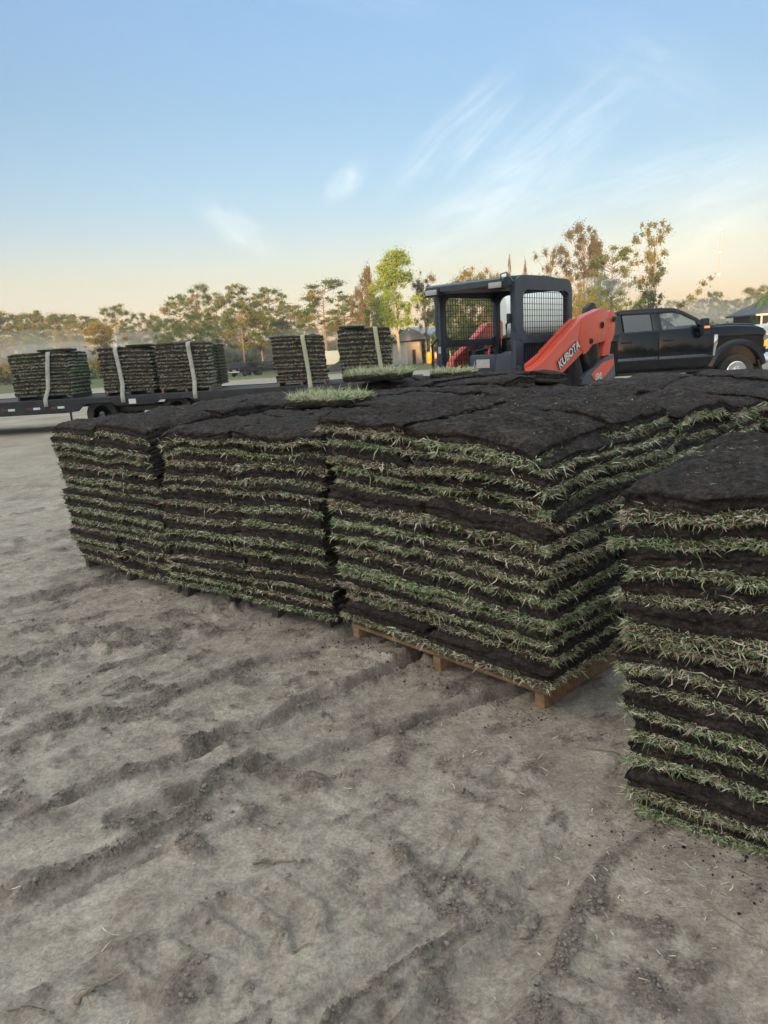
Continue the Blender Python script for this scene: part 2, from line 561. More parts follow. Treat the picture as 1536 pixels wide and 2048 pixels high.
def ground_height(X, Y):
    P = np.stack([X, Y], -1)
    near = np.exp(-((X + 0.5) ** 2 + (Y - 3.0) ** 2) / 90.0)
    W = P + 0.05 * np.stack([fbm(P, 2.3, 3, 5), fbm(P, 2.3, 3, 9)], -1)
    z = 0.014 * fbm(P, 0.55, 3, 1) + 0.006 * fbm(W, 3.1, 4, 2, .5) + 0.004 * (1 - np.abs(fbm(W, 5.5, 3, 4)))
    loose = np.zeros_like(z)
    # old wheel and track scuffs: long low ridges running the way the machines drive
    for k, (an, sc_s, amp) in enumerate(((R(38), 1.0, .011), (R(47), 1.6, .008), (R(28), .8, .008), (R(-35), 1.3, .005))):
        s_, t_ = W[..., 0] * math.cos(an) + W[..., 1] * math.sin(an), -W[..., 0] * math.sin(an) + W[..., 1] * math.cos(an)
        rdg = 1 - np.abs(vnoise(np.stack([s_ * .55 * sc_s, t_ * 9.0 * sc_s], -1), 1.0, 200 + k)) * 3.0
        msk = smooth01(.45 + .9 * vnoise(P, 1.1, 210 + k))
        cut = np.clip(rdg, 0, 1) ** 1.5 * msk
        z += amp * 1.5 * cut
        brk = smooth01(.3 + vnoise(P, 6.0, 215 + k))
        loose = np.maximum(loose, .55 * cut * brk)
    blk = vnoise(np.floor((W @ np.array([[.8, -.6], [.6, .8]])) * np.array([5.0, 9.0])), 1.0, 220)
    z += .004 * blk * smooth01(.3 + vnoise(P, .9, 221))
    for k, (pts, hw, dp, rim, rg) in enumerate(RUTS):
        best = np.full(X.shape, 9.0); side = np.zeros_like(z)
        for a, b in zip(pts, pts[1:]):
            a, b = np.array(a), np.array(b)
            d = b - a; L = d @ d
            t = np.clip(((W - a) @ d) / L, 0, 1)
            q = W - (a + t[..., None] * d)
            dist = np.hypot(q[..., 0], q[..., 1])
            m = dist < best
            best = np.where(m, dist, best)
            side = np.where(m, np.sign(q[..., 0] * d[1] - q[..., 1] * d[0]), side)
        best = best * (1 + 0.25 * vnoise(P, 4.0, 40 + k))
        z -= 1.6 * dp * (1 - smooth01((best - hw * 0.62) / (hw * 0.48)))
        r = np.exp(-((best - hw * 1.25) / (hw * 0.34)) ** 2)
        r = r * (0.75 + 0.35 * side) * np.clip(0.55 + 0.75 * vnoise(P, 7.0, 60 + k), 0, 1.5)
        z += 1.6 * rim * r
        loose = np.maximum(loose, np.clip(1.3 * r * rg, 0, 1))
    for k, (a, b, hw, sp) in enumerate(TRACKS):
        a, b = np.array(a), np.array(b)
        d = b - a; L = np.hypot(*d); d = d / L
        n = np.array([-d[1], d[0]])
        s = (W - a) @ d; t = (W - a) @ n
        inside = smooth01((hw - np.abs(t)) / 0.03) * smooth01((s + 0.05) / 0.2) * smooth01((L - s) / 0.2)
        inside = inside * smooth01(0.55 + 1.1 * vnoise(P, 1.5, 80 + k))
        ph = (s + 0.35 * np.abs(t)) / sp
        bar = smooth01((np.cos(ph * 2 * np.pi) - 0.15) / 0.5)
        loose = np.maximum(loose, .42 * inside * bar * smooth01(.5 + vnoise(P, 5, 99 + k)))
        z += inside * (0.026 * bar * (0.6 + 0.6 * vnoise(P, 9, 95 + k)) - 0.006)
        z += 0.022 * np.exp(-((np.abs(t) - hw) / 0.014) ** 2) * smooth01(0.5 + vnoise(P, 3, 90 + k)) * smooth01(s / 0.2) * smooth01((L - s) / 0.2)
    # crumbled mounds
    CR = fbm(P, 13, 4, 19, .65)
    r2 = np.random.default_rng(3)
    n_m = 150
    mx = r2.uniform(-4.5, 1.9, n_m); my = 0.9 + 6.0 * r2.uniform(0, 1, n_m) ** 1.5
    mr = r2.uniform(0.03, 0.085, n_m); mh = mr * r2.uniform(0.2, 0.42, n_m)
    fixed = [(-1.33, 1.98, .11, .035), (-1.02, 1.72, .065, .03), (-0.62, 1.88, .08, .03), (-.05, 1.86, .06, .03), (0.02, 1.2, .09, .03),
             (-.52, 1.42, .06, .022), (.12, 1.62, .07, .024), (.5, 1.3, .06, .025), (.62, 1.5, .05, .02), (-.28, 2.15, .07, .03), (-.42, 1.1, .08, .02)]
    for x, y, r, h in list(zip(mx, my, mr, mh)) + fixed:
        m = (np.abs(X - x) < r * 2) & (np.abs(Y - y) < r * 2)
        if not m.any(): continue
        dx, dy = W[m][:, 0] - x, W[m][:, 1] - y
        a_ = x * 37.0; u_, v_ = dx * math.cos(a_) + dy * math.sin(a_), (-dx * math.sin(a_) + dy * math.cos(a_)) * (1.2 + .6 * math.sin(a_ * 3))
        q = (u_ ** 2 + v_ ** 2) / r ** 2 * (1 + .55 * CR[m])
        g = np.clip(1.25 - q - .35 * np.abs(CR[m]), 0, 1)
        z[m] += h * g * (.75 + .5 * np.abs(CR[m]))
        loose[m] = np.maximum(loose[m], g)
    loose = np.maximum(loose, 0.45 * smooth01((fbm(P, 1.7, 5, 31, .65) - 0.40) / 0.9))
    loose = np.clip(loose * 1.15 + .55 * (loose > .04) * CR - .12, 0, 1)
    crumb = np.abs(fbm(P, 34, 3, 21, 0.6)) * 0.014 + np.clip(vnoise(P, 17, 23), 0, 1) * 0.010
    fine = fbm(P, 60, 2, 22) * 0.0012
    z += (loose * crumb + fine) * near
    yard = smooth01(1.3 - np.hypot((X - 1.2) / 1.5, (Y - 1.9) / 1.1))
    z = z * (1 - .85 * yard)
    far = smooth01((np.hypot(X, Y) - 12) / 20)
    z = z * (1 - 0.5 * far) + far * 0.05 * fbm(P, 0.12, 2, 70)
    z = z - 0.92 * smooth01((Y - 28) / 75)      # the field falls away gently beyond the yard
    return z, loose


def mat_ground():
    t = NT('sandy_soil')
    p = t.geo_pos()
    a = t.attr('tint')
    n1 = t.noise(p, 0.9, 5, 0.55, 0.6)
    n2 = t.noise(p, 6.5, 6, 0.62, 0.5)
    n3 = t.noise(p, 90, 4, 0.7)
    packed = t.ramp(n2, [(0.28, (0.285, 0.236, 0.190)), (0.48, (0.455, 0.394, 0.328)), (0.68, (0.590, 0.525, 0.445))])
    ns = t.noise(t.geo_pos((1.0, 1.0, 1.0)), 2.2, 6, 0.68, 1.4)
    packed = t.mix(0.6, packed, t.ramp(ns, [(0.3, 0.70), (0.68, 1.30)]), 'MULTIPLY')
    packed = t.mix(t.ramp(n1, [(0.35, 0.0), (0.7, 0.55)]), packed, (0.40, 0.35, 0.285))
    loose = t.ramp(n3, [(0.3, (0.12, 0.097, 0.078)), (0.7, (0.28, 0.235, 0.195))])
    c = t.mix(t.ramp(a, [(0.03, 0.0), (0.75, 0.75)]), packed, loose)
    # peat dust trodden in beside the pallets
    stain = t.ramp(t.noise(p, 2.6, 5, 0.65, 0.8), [(0.56, 0.0), (0.78, 0.5)])
    c = t.mix(stain, c, (0.10, 0.085, 0.075))
    c = t.mix(0.9, c, t.ramp(n3, [(0.3, 0.66), (0.7, 1.25)]), 'MULTIPLY')
    c = t.mix(0.7, c, t.ramp(t.noise(p, 22, 6, 0.72, 0.3), [(0.34, 0.62), (0.5, 1.0), (0.66, 1.22)]), 'MULTIPLY')
    g = t.n.new('ShaderNodeNewGeometry')
    sep = t.n.new('ShaderNodeSeparateXYZ'); t.l.new(g.outputs['Position'], sep.inputs[0])
    # pale dry sand further out, then rough pasture beyond the yard
    far = t.ramp(t.math('DIVIDE', sep.outputs[1], 100.0), [(0.05, 0.0), (0.16, 1.0)])
    dry = t.ramp(t.noise(p, 0.8, 6, 0.6, 0.4), [(0.35, (0.33, 0.28, 0.215)), (0.7, (0.50, 0.445, 0.36))])
    c = t.mix(far, c, dry)
    gr = t.math('ADD', t.math('DIVIDE', sep.outputs[1], 100.0), t.math('MULTIPLY', t.math('SUBTRACT', t.noise(p, 0.12, 3, 0.5), 0.5), 0.3))
    past = t.ramp(t.noise(p, 1.3, 5, 0.6), [(0.3, (0.08, 0.11, 0.035)), (0.7, (0.19, 0.20, 0.085))])
    c = t.mix(t.ramp(gr, [(0.62, 0.0), (0.70, 1.0)]), c, past)
    t.set(base=c, rough=0.9, Specular_IOR_Level=0.3)
    b = t.bump(t.noise(p, 26, 6, 0.65, 0.6), 0.7, 0.022)
    b = t.bump(n3, 0.8, 0.010, b)
    t.bump(t.noise(p, 380, 3, 0.7), 0.7, 0.002, b)
    return t.m


gx = growing(-2.0, 1.5, 0.0105, 1.026, 900)
gy = growing(0.85, 4.2, 0.0105, 1.020, 900)
gy = gy[gy > -700]
GX, GY = np.meshgrid(gx, gy)
GZ, GL = ground_height(GX, GY)
Vg = np.stack([GX, GY, GZ], -1).reshape(-1, 3)
q = grid_quads(len(gx), len(gy))
ground = link(bpy.data.objects.new('ground', mesh_np('ground', Vg, q.ravel(), np.arange(len(q)) * 4, mat_ground(), {'tint': GL.ravel()})))
tag(ground, kind='structure')


def ground_z(x, y):
    i = np.clip(np.searchsorted(gx, x), 0, len(gx) - 1); j = np.clip(np.searchsorted(gy, y), 0, len(gy) - 1)
    return float(GZ[j, i])
# ---------------------------------------------------------------- sod
class Stack:
    def __init__(s, p0, ang, W, D, seed, nl=13, z0=0.125, lean=(0, 0), tops=None, sag=0.03):
        """p0: front-left ground corner, ang: direction of the front edge (left to right), tops: layer-top height at the four corners"""
        s.p0 = np.array(p0, float); s.W, s.D, s.seed, s.nl, s.z0 = W, D, seed, nl, z0
        s.e1 = np.array([math.cos(ang), math.sin(ang)]); s.e2 = np.array([-s.e1[1], s.e1[0]])
        s.ang = ang; s.lean = lean
        s.tops = tops or (1.06, 1.06, 1.06, 1.06)         # front-left, front-right, back-right, back-left
        s.sag = sag
        r = np.random.default_rng(seed)
        th_ = r.uniform(0.68, 1.32, nl); th_[0] *= .9
        s.cum = np.concatenate([[0], np.cumsum(th_)]) / th_.sum()
        s.seam = r.uniform(0.44, 0.56, nl)
        s.shift = r.normal(0, 0.013, (nl, 2))
        for k in range(1, nl): s.shift[k] += 0.5 * s.shift[k - 1]

    def zc(s, a, b, t):
        """height of fraction t of the pile at (a, b) in 0..1"""
        f = s.tops
        top = (f[0] * (1 - a) + f[1] * a) * (1 - b) + (f[3] * (1 - a) + f[2] * a) * b
        P = np.stack(np.broadcast_arrays(a * s.W + s.seed * 7.1, b * s.D + s.seed * 3.3, np.asarray(t) * 1.3), -1)
        n = vnoise(P, 2.1, s.seed) + 0.65 * vnoise(P, 5.0, s.seed + 3) + .25 * vnoise(P, 11.0, s.seed + 4)
        edge = np.minimum(np.minimum(a, 1 - a) * s.W, np.minimum(b, 1 - b) * s.D)
        P4 = np.stack(np.broadcast_arrays(a * s.W + s.seed * 2.7, b * s.D + s.seed, np.asarray(t) * 9.0), -1)
        n = n + .42 * vnoise(P4, 1.0, s.seed + 8) * np.broadcast_to(np.array(4.0), n.shape) * .25 + .30 * vnoise(P4 * np.array([3.6, 3.6, 1]), 1.0, s.seed + 9)
        droop = np.exp(-np.clip(edge, 0, 1) / 0.08) + .9 * np.exp(-np.hypot(np.minimum(a, 1 - a) * s.W, np.minimum(b, 1 - b) * s.D) / .09)
        t = np.asarray(t, float)
        return s.z0 + (top - s.z0) * t + s.sag * n * np.sqrt(np.clip(t, 0, 1)) - 0.016 * droop * (0.3 + t)

    def world(s, a, b, t, z, k=0):
        """a, b in metres along the front / to the back"""
        a = a + s.lean[0] * t; b = b + s.lean[1] * t
        xy = s.p0 + a[..., None] * s.e1 + b[..., None] * s.e2
        return np.stack([xy[..., 0], xy[..., 1], z], -1)


def rect_loop(a0, a1, b0, b1, step, rad=0.02):
    pts = []
    na = max(2, int(round((a1 - a0) / step))); nb = max(2, int(round((b1 - b0) / step)))
    A = np.linspace(a0, a1, na + 1); B = np.linspace(b0, b1, nb + 1)
    pts += [(a, b0) for a in A[:-1]] + [(a1, b) for b in B[:-1]] + [(a, b1) for a in A[::-1][:-1]] + [(a0, b) for b in B[::-1][:-1]]
    return np.array(pts), A, B


def blades(rt, out_n, n_len, width, straw, seed, droop=0.8, green=0.5, up=0.0, bright=0.0):
    """grass blades rooted at rt (n,3) with outward directions out_n (n,3); returns verts, faces, counts, tint"""
    r = np.random.default_rng(seed)
    n = len(rt)
    z = np.zeros((n, 3)); z[:, 2] = 1
    tang = np.cross(out_n, z)
    d = out_n * r.uniform(0.05, 0.9, (n, 1)) ** 1.3 + tang * r.normal(0, 1.0, (n, 1)) + z * (r.normal(0, 0.30, (n, 1)) + up + .04)
    d /= np.linalg.norm(d, axis=1, keepdims=True)
    L = np.clip(r.lognormal(math.log(n_len), 0.42, (n, 1)), 0.012, n_len * 2.6)
    w = np.cross(d, r.normal(0, 1, (n, 3))); w /= np.linalg.norm(w, axis=1, keepdims=True)
    wd = width * r.uniform(0.6, 1.35, (n, 1))
    bend = z * (-droop * r.uniform(0.0, 0.8, (n, 1)))
    mid = rt + d * L * 0.5 + bend * L * 0.12 + r.normal(0, 0.10, (n, 3)) * L
    tip = rt + d * L * 0.96 + bend * L * 0.5 + r.normal(0, 0.17, (n, 3)) * L
    V = np.stack([rt - w * wd * 0.4, rt + w * wd * 0.4, mid + w * wd * 0.5, mid - w * wd * 0.5, tip], 1).reshape(-1, 3)
    base = np.arange(n)[:, None] * 5
    F = np.concatenate([base + np.array([0, 1, 2, 3]), base + np.array([3, 2, 4])], 1).ravel()
    cnt = np.tile([4, 3], n)
    k = r.uniform(0, 1, n)
    is_green = k < green
    tint = np.where(is_green, r.uniform(0.60, 1.0, n) , np.where(k < green + straw, r.uniform(0.26, 0.50, n), r.uniform(0.10, 0.26, n)))
    return V, F, cnt, np.repeat(tint, 5)


SOD_MESHES = 0


def sod_slab(st, k, a0, a1, b0, b1, label, group, step=0.02, dens=900, sides='f', blen=0.030, bwid=0.0034, rough=1.0,
             t0=None, t1=None, loose=None, frac=0.46, green=0.36, straw=0.42, top_res=None, edge_dz=0.0):
    """one slab lying upside down in layer k: peat soil above, turf hanging below. a, b in metres."""
    if t0 is None: t0, t1 = st.cum[k], st.cum[k + 1]
    sd = st.seed * 1000 + k * 10 + int(a0 * 7) + int(b0 * 5)
    r = np.random.default_rng(sd + 99)
    sh = st.shift[min(k, st.nl - 1)] + r.normal(0, 0.008, 2)
    edge_dz = edge_dz + float(np.clip(r.normal(0, 0.005), -.009, .009))
    loop, A, B = rect_loop(a0, a1, b0, b1, step)
    n = len(loop)
    ca, cb = (a0 + a1) / 2, (b0 + b1) / 2
    nrm = np.stack([np.where(np.isclose(loop[:, 0], a1), 1.0, np.where(np.isclose(loop[:, 0], a0), -1.0, 0)),
                    np.where(np.isclose(loop[:, 1], b1), 1.0, np.where(np.isclose(loop[:, 1], b0), -1.0, 0))], 1)
    nrm /= np.linalg.norm(nrm, axis=1, keepdims=True)
    tm = t0 + (t1 - t0) * frac
    gap = 0.08 * (t1 - t0)

    def ring(t, inset, amp, s2):
        P = np.concatenate([loop, np.full((n, 1), t * 9.0)], 1)
        w = amp * (vnoise(P, 22, sd + s2) + 0.7 * vnoise(P, 55, sd + s2 + 1)) + 0.006 * vnoise(P, 6, sd + 5)
        corner = np.exp(-np.abs(np.abs(loop[:, 0] - ca) - (a1 - a0) / 2) / 0.02) * np.exp(-np.abs(np.abs(loop[:, 1] - cb) - (b1 - b0) / 2) / 0.02)
        q = loop + nrm * (w - inset - 0.010 * corner)[:, None] + sh
        z = st.zc(np.clip(loop[:, 0] / st.W, 0, 1), np.clip(loop[:, 1] / st.D, 0, 1), t)
        z = z + 0.0035 * rough * vnoise(P, 30, sd + s2 + 7) + edge_dz
        return st.world(q[:, 0], q[:, 1], t, z)

    g = Geo()
    # soil: top grid joined to side rings
    st2 = top_res or step
    nA, nB = len(A), len(B)
    AA, BB = np.meshgrid(A, B)
    P3 = np.stack([AA + st.seed, BB, np.full_like(AA, k * 3.1)], -1)
    zt = st.zc(np.clip(AA / st.W, 0, 1), np.clip(BB / st.D, 0, 1), t1)
    zt = zt + rough * (0.009 * fbm(P3, 6, 4, sd, .6) + 0.013 * np.abs(fbm(P3 * np.array([1, 2.2, 1]) + .03 * vnoise(P3, 9, 3)[..., None], 13, 3, sd + 2)) ** 1.0) + edge_dz
    if step < .013: zt = zt + .0055 * fbm(P3, 38, 2, sd + 6, .7) + .006 * np.clip(vnoise(P3, 19, sd + 7), 0, 1)
    ea = np.minimum(AA - a0, a1 - AA); eb = np.minimum(BB - b0, b1 - BB)
    e = np.minimum(ea, eb)
    zt = zt - (0.016 if step < .027 else .009) * np.exp(-e / 0.022)
    Vt = st.world(AA + sh[0], BB + sh[1], t1, zt)
    g.quads(Vt.reshape(-1, 3), grid_quads(nA, nB))
    idx = np.arange(nA * nB).reshape(nB, nA)
    bl = np.concatenate([idx[0, :-1], idx[:-1, -1], idx[-1, ::-1][:-1], idx[::-1, 0][:-1]])
    rows = [(t1 - 0.10 * (t1 - tm), 0.0, 0.0055), (t1 - 0.34 * (t1 - tm), 0.001, 0.008), (t1 - 0.52 * (t1 - tm), 0.007, 0.007), (t1 - 0.70 * (t1 - tm), 0.0, 0.008), (tm + 0.10 * (t1 - tm), 0.002, 0.007), (tm - 0.05 * (t1 - t0), 0.008, 0.005)]
    R_ = np.concatenate([ring(t, i, am * rough, 3 + j) for j, (t, i, am) in enumerate(rows)])
    off = g.n
    V_all_off = off
    # stitch boundary of the grid to the first ring
    first = off + np.arange(n)
    qd = np.stack([bl, np.roll(bl, -1), np.roll(first, -1), first], 1)[:, ::-1]
    s_rows = grid_quads(n, len(rows), 0, True)[:, ::-1]
    cap = (len(rows) - 1) * n + np.arange(n)
    g.add(R_, np.concatenate([(qd - off).ravel(), s_rows.ravel(), cap[::-1]]), [4] * len(qd) + [4] * len(s_rows) + [n])
    soil = g.build('cut_sod', M_soil)
    tag(soil, label, 'sod slab', group)
    # turf body and its blades
    g = Geo()
    rows = [(tm + 0.02 * (t1 - t0), 0.008, 0.004), (tm - 0.3 * (tm - t0), 0.004, 0.006), (tm - 0.7 * (tm - t0), 0.004, 0.007), (t0 + gap, 0.014, 0.006)]
    R_ = np.concatenate([ring(t, i, am, 13 + j) for j, (t, i, am) in enumerate(rows)])
    s_rows = grid_quads(n, len(rows), 0, True)[:, ::-1]
    cap = (len(rows) - 1) * n + np.arange(n)
    g.add(R_, np.concatenate([s_rows.ravel(), np.arange(n), cap[::-1]]), [4] * len(s_rows) + [n, n], 0.02)
    R4 = R_.reshape(len(rows), n, 3)
    roots, outs = [], []
    for s in sides:
        sel = {'f': np.isclose(loop[:, 1], b0), 'r': np.isclose(loop[:, 0], a1), 'l': np.isclose(loop[:, 0], a0), 'b': np.isclose(loop[:, 1], b1)}[s]
        ii = np.nonzero(sel)[0]
        ln = {'f': a1 - a0, 'b': a1 - a0, 'l': b1 - b0, 'r': b1 - b0}[s]
        m = int(dens * ln)
        # tufts: clumps of denser growth along the edge
        pick = ii[r.integers(0, len(ii), m)]
        wgt = 0.55 + 0.45 * vnoise(np.stack([loop[pick, 0], loop[pick, 1], np.full(m, k * 5.0)], 1), 11, sd + 44)
        pick = pick[r.uniform(0, 1, m) < wgt + 0.25]
        m = len(pick)
        nxt = (pick + 1) % n
        f = r.uniform(0, 1, (m, 1)); h = r.beta(1.1, 1.2, m) * (len(rows) - 1.001)
        h0 = h.astype(int); hf = (h - h0)[:, None]
        pt = (R4[h0, pick] * (1 - hf) + R4[h0 + 1, pick] * hf) * (1 - f) + (R4[h0, nxt] * (1 - hf) + R4[h0 + 1, nxt] * hf) * f
        o2 = {'f': -st.e2, 'b': st.e2, 'l': -st.e1, 'r': st.e1}[s]
        roots.append(pt - np.array([o2[0], o2[1], 0]) * 0.004); outs.append(np.tile([o2[0], o2[1], 0.0], (m, 1)))
    if roots:
        rt, on = np.concatenate(roots), np.concatenate(outs)
        gz = np.clip(green + 0.30 * float(vnoise(np.array([[k * 1.7 + st.seed, a0 * 3, b0 * 3]]), 1.0, 5)[0]), 0.12, 0.8)
        V, F, c, t = blades(rt, on, blen, bwid, straw, sd, green=gz)
        g.add(V, F, c, t)
    g.build('turf', M_turf, soil)
    return soil


def mat_core():
    t = NT('stacked_sod')
    p = t.geo_pos()
    g = t.n.new('ShaderNodeNewGeometry')
    sep = t.n.new('ShaderNodeSeparateXYZ'); t.l.new(g.outputs['Position'], sep.inputs[0])
    w = t.math('ADD', t.math('MULTIPLY', sep.outputs[2], 86.0), t.math('MULTIPLY', t.noise(p, 5, 4, 0.6), 7.0))
    s = t.ramp(t.math('MULTIPLY', t.math('ADD', t.math('SINE', w), 1.0), 0.5), [(0.35, (0.022, 0.018, 0.016)), (0.62, (0.12, 0.115, 0.05))])
    t.set(base=s, rough=0.95)
    t.bump(t.noise(p, 60, 4, 0.7), 1.0, 0.02)
    return t.m


M_core = mat_core()


def pallet(st, wood, label, group, n_string=3, sink=0.0):
    pp = st.p0 + .035 * st.e1 + .03 * st.e2
    e = empty('pallet', (pp[0], pp[1], ground_z(*st.p0) - 0.004 - sink), st.ang, label, 'pallet', group)
    W, D = st.W - 0.07, st.D - .04
    for i in range(n_string):
        x = 0.03 + (W - 0.06) * i / (n_string - 1)
        box_obj('stringer', (x, D / 2 + 0.005, 0.052), (0.045, D - 0.01, 0.095), wood, e, 0.003)
    for i in range(6):
        y = 0.06 + (D - 0.12) * i / 5
        box_obj('deck_board', (W / 2, y, 0.1085), (W, 0.10, 0.018), wood, e, 0.002)
    return e


def stack_core(st, name_label, t_hi=0.93, inset=0.06, b_from=None):
    pass


SIDEWORD = {'fl': 'left half of front', 'fr': 'right half of front', 'br': 'far half of right side', 'bl': 'back left'}
ORD = ['lowest', 'second lowest', 'third lowest', 'fourth lowest', 'fifth lowest', 'sixth from bottom', 'seventh from bottom', 'eighth from bottom', 'ninth from bottom',
       'tenth from bottom', 'eleventh from bottom', 'twelfth from bottom', 'thirteenth from bottom', 'fourteenth from bottom']


def layer_word(k, nl):
    d = nl - 1 - k
    if d == 0: return 'topmost layer'
    if d <= 6: return ['second', 'third', 'fourth', 'fifth', 'sixth', 'seventh'][d - 1] + ' layer from top'
    return ['lowest layer', 'second layer from bottom', 'third layer from bottom', 'fourth layer from bottom', 'fifth layer from bottom', 'sixth layer from bottom', 'seventh layer from bottom'][k]


GRP = 'slabs of turf stacked on the near pallets'


def build_stack(st, where, layers, dens, blen, bwid, step, quad=('fl', 'fr'), top_quad=('fl', 'fr', 'br', 'bl'), right=False, left=False, green=.36, skip=(), top_step=None):
    Wd, Dd = st.W, st.D
    for k in layers:
        qs = top_quad if k == st.nl - 1 else quad
        sa = st.seam[k] * Wd
        sb = 0.5 * Dd + 0.03 * math.sin(k * 2.1 + st.seed)
        gp = .010 if k == st.nl - 1 else .003
        for qi, q in enumerate(qs):
            if (k, q) in skip: continue
            a0, a1 = (0, sa - gp) if q[1] == 'l' else (sa + gp, Wd)
            b0, b1 = (0, sb - gp) if q[0] == 'f' else (sb + gp, Dd)
            sides = ''
            if q[0] == 'f': sides += 'f'
            if q[1] == 'r' and right: sides += 'r'
            if q[1] == 'l' and left: sides += 'l'
            sod_slab(st, k, a0, a1, b0, b1, '%s, %s, in the %s' % (layer_word(k, st.nl), SIDEWORD[q], where), GRP, (top_step if k == st.nl - 1 and top_step else step), dens,
                     sides, blen, bwid, green=green, edge_dz=(.009 * math.sin(st.seed * 1.7 + qi * 2.4) + .004 if k == st.nl - 1 else 0.0))


# front-left corner, direction of front edge, width, depth
S1 = Stack((-2.25, 5.10), R(-41.0), 1.24, 1.04, 21, 13, z0=.085, tops=(1.06, 1.07, 1.10, 1.06), lean=(-0.12, 0.0), sag=.024)
S2 = Stack((-1.335, 4.30), R(-36.0), 1.27, 1.04, 22, 13, z0=.085, tops=(1.04, 1.06, 1.08, 1.05), lean=(-0.02, 0.0), sag=.026)
S3 = Stack((-0.25, 3.47), R(-47.3), 1.235, 1.02, 23, 14, tops=(1.155, 1.075, 1.135, 1.17), lean=(0.0, -0.01), sag=.034)
S4 = Stack((0.70, 1.955), R(-40.0), 1.22, 1.02, 24, 13, z0=0.02, tops=(1.03, 1.06, 1.06, 1.04), lean=(-0.07, 0.04), sag=.030)
build_stack(S1, 'far left sod pile', range(13), 1700, .020, .0050, .018, green=.34, top_step=.0125)
build_stack(S2, 'second sod pile from left', range(13), 1900, .021, .0046, .018, green=.36, top_step=.0125)
build_stack(S3, 'tall middle sod pile', range(14), 2700, .022, .0036, .015, quad=('fl', 'fr', 'br'), right=True, green=.36, top_step=.009)
build_stack(S4, 'sod pile cut by right edge', range(13), 4800, .020, .0030, .012, left=True, green=.42, top_step=.008)


def behind(st, m, W, D, ang, seed, tops, sag=.025):
    p = st.p0 + st.e2 * m[0] + st.e1 * m[1]
    return Stack(p, ang, W, D, seed, 13, tops=tops, sag=sag)


S3b = behind(S3, (1.06, 0), 1.22, 1.02, R(-47), 33, (1.14, 1.07, 1.08, 1.14), .055)
S3c = behind(S3b, (1.08, 0.03), 1.22, 1.02, R(-46), 43, (1.15, 1.08, 1.1, 1.16), .03)
S2b = behind(S2, (1.08, 0.0), 1.18, 1.02, R(-39), 32, (1.10, 1.12, 1.15, 1.10))
S2c = behind(S2b, (1.08, 0.02), 1.18, 1.02, R(-41), 42, (1.14, 1.18, 1.19, 1.15))
S1b = behind(S1, (1.08, 0.0), 1.16, 1.02, R(-41), 31, (1.08, 1.10, 1.13, 1.10))
S1c = behind(S1b, (1.08, 0.02), 1.16, 1.02, R(-42), 41, (1.12, 1.16, 1.18, 1.12))
build_stack(S3b, 'pile behind the tall one', range(8, 13), 1800, .024, .0042, .018, quad=('fr', 'br'), right=True, top_step=.0125)
build_stack(S3c, 'rearmost right sod pile', range(10, 13), 1300, .03, .005, .024, quad=('fr',), right=True)
build_stack(S2b, 'middle sod pile of the second row', range(12, 13), 900, .03, .005, .024)
build_stack(S2c, 'middle sod pile of the rear row', range(12, 13), 900, .03, .005, .026)
build_stack(S1b, 'left sod pile of the second row', range(12, 13), 900, .03, .005, .024, left=True)
build_stack(S1c, 'left sod pile of the rear row', range(12, 13), 900, .03, .005, .026, left=True)

# the layers nobody sees one by one: inside and behind the near faces
core = Geo()
for st, a0, a1, b0, b1, th_ in [(S1, .02, 1.12, .46, .99, .915), (S2, .03, 1.13, .46, .99, .915), (S3, .03, .60, .46, .98, .92), (S4, .10, 1.15, .46, .96, .90),
                                (S3b, .02, .62, .02, .99, .915), (S3b, .62, 1.19, .02, .99, .60), (S3c, .02, 1.19, .52, .99, .915), (S3c, .02, .6, .02, .5, .915), (S3c, .62, 1.19, .02, .5, .75),
                                (S2b, .02, 1.15, .02, .99, .915), (S2c, .02, 1.15, .02, .99, .915), (S1b, .02, 1.13, .02, .99, .915), (S1c, .02, 1.13, .02, .99, .915)]:
    lp, A, B = rect_loop(a0, a1, b0, b1, 0.05)
    rows = np.linspace(0.0, th_, 26)
    n = len(lp)
    RR = []
    for t in rows:
        P = np.concatenate([lp, np.full((n, 1), t * 11)], 1)
        w = 0.012 * vnoise(P, 14, st.seed)
        c = np.array([(a0 + a1) / 2, (b0 + b1) / 2]); d = lp - c; d /= np.linalg.norm(d, axis=1, keepdims=True)
        q = lp + d * w[:, None]
        RR.append(st.world(q[:, 0], q[:, 1], t, st.zc(q[:, 0] / st.W, q[:, 1] / st.D, t)))
    RR = np.concatenate(RR)
    s_rows = grid_quads(n, len(rows), 0, True)[:, ::-1]
    core.add(RR, np.concatenate([s_rows.ravel(), (len(rows) - 1) * n + np.arange(n)]), [4] * len(s_rows) + [n])
tag(core.build('stacked_sod', M_core), 'dark inner and rear layers of the stacked sod', 'sod', kind='stuff')

pallet(S1, M_wood_dark, 'grey weathered pallet under the far left sod pile', 'pallets under the near sod piles', sink=.035)
pallet(S2, M_wood_dark, 'grey weathered pallet under the second sod pile from left', 'pallets under the near sod piles', 4, sink=.035)
pallet(S3, M_wood, 'pale new wooden pallet under the tall middle sod pile', 'pallets under the near sod piles')
for s_, nm in ((S1b, 'left pile of the second row'), (S2b, 'middle pile of the second row'), (S3b, 'pile behind the tall middle one')):
    pallet(s_, M_wood_dark, 'weathered pallet hidden under the ' + nm, 'pallets under the near sod piles')


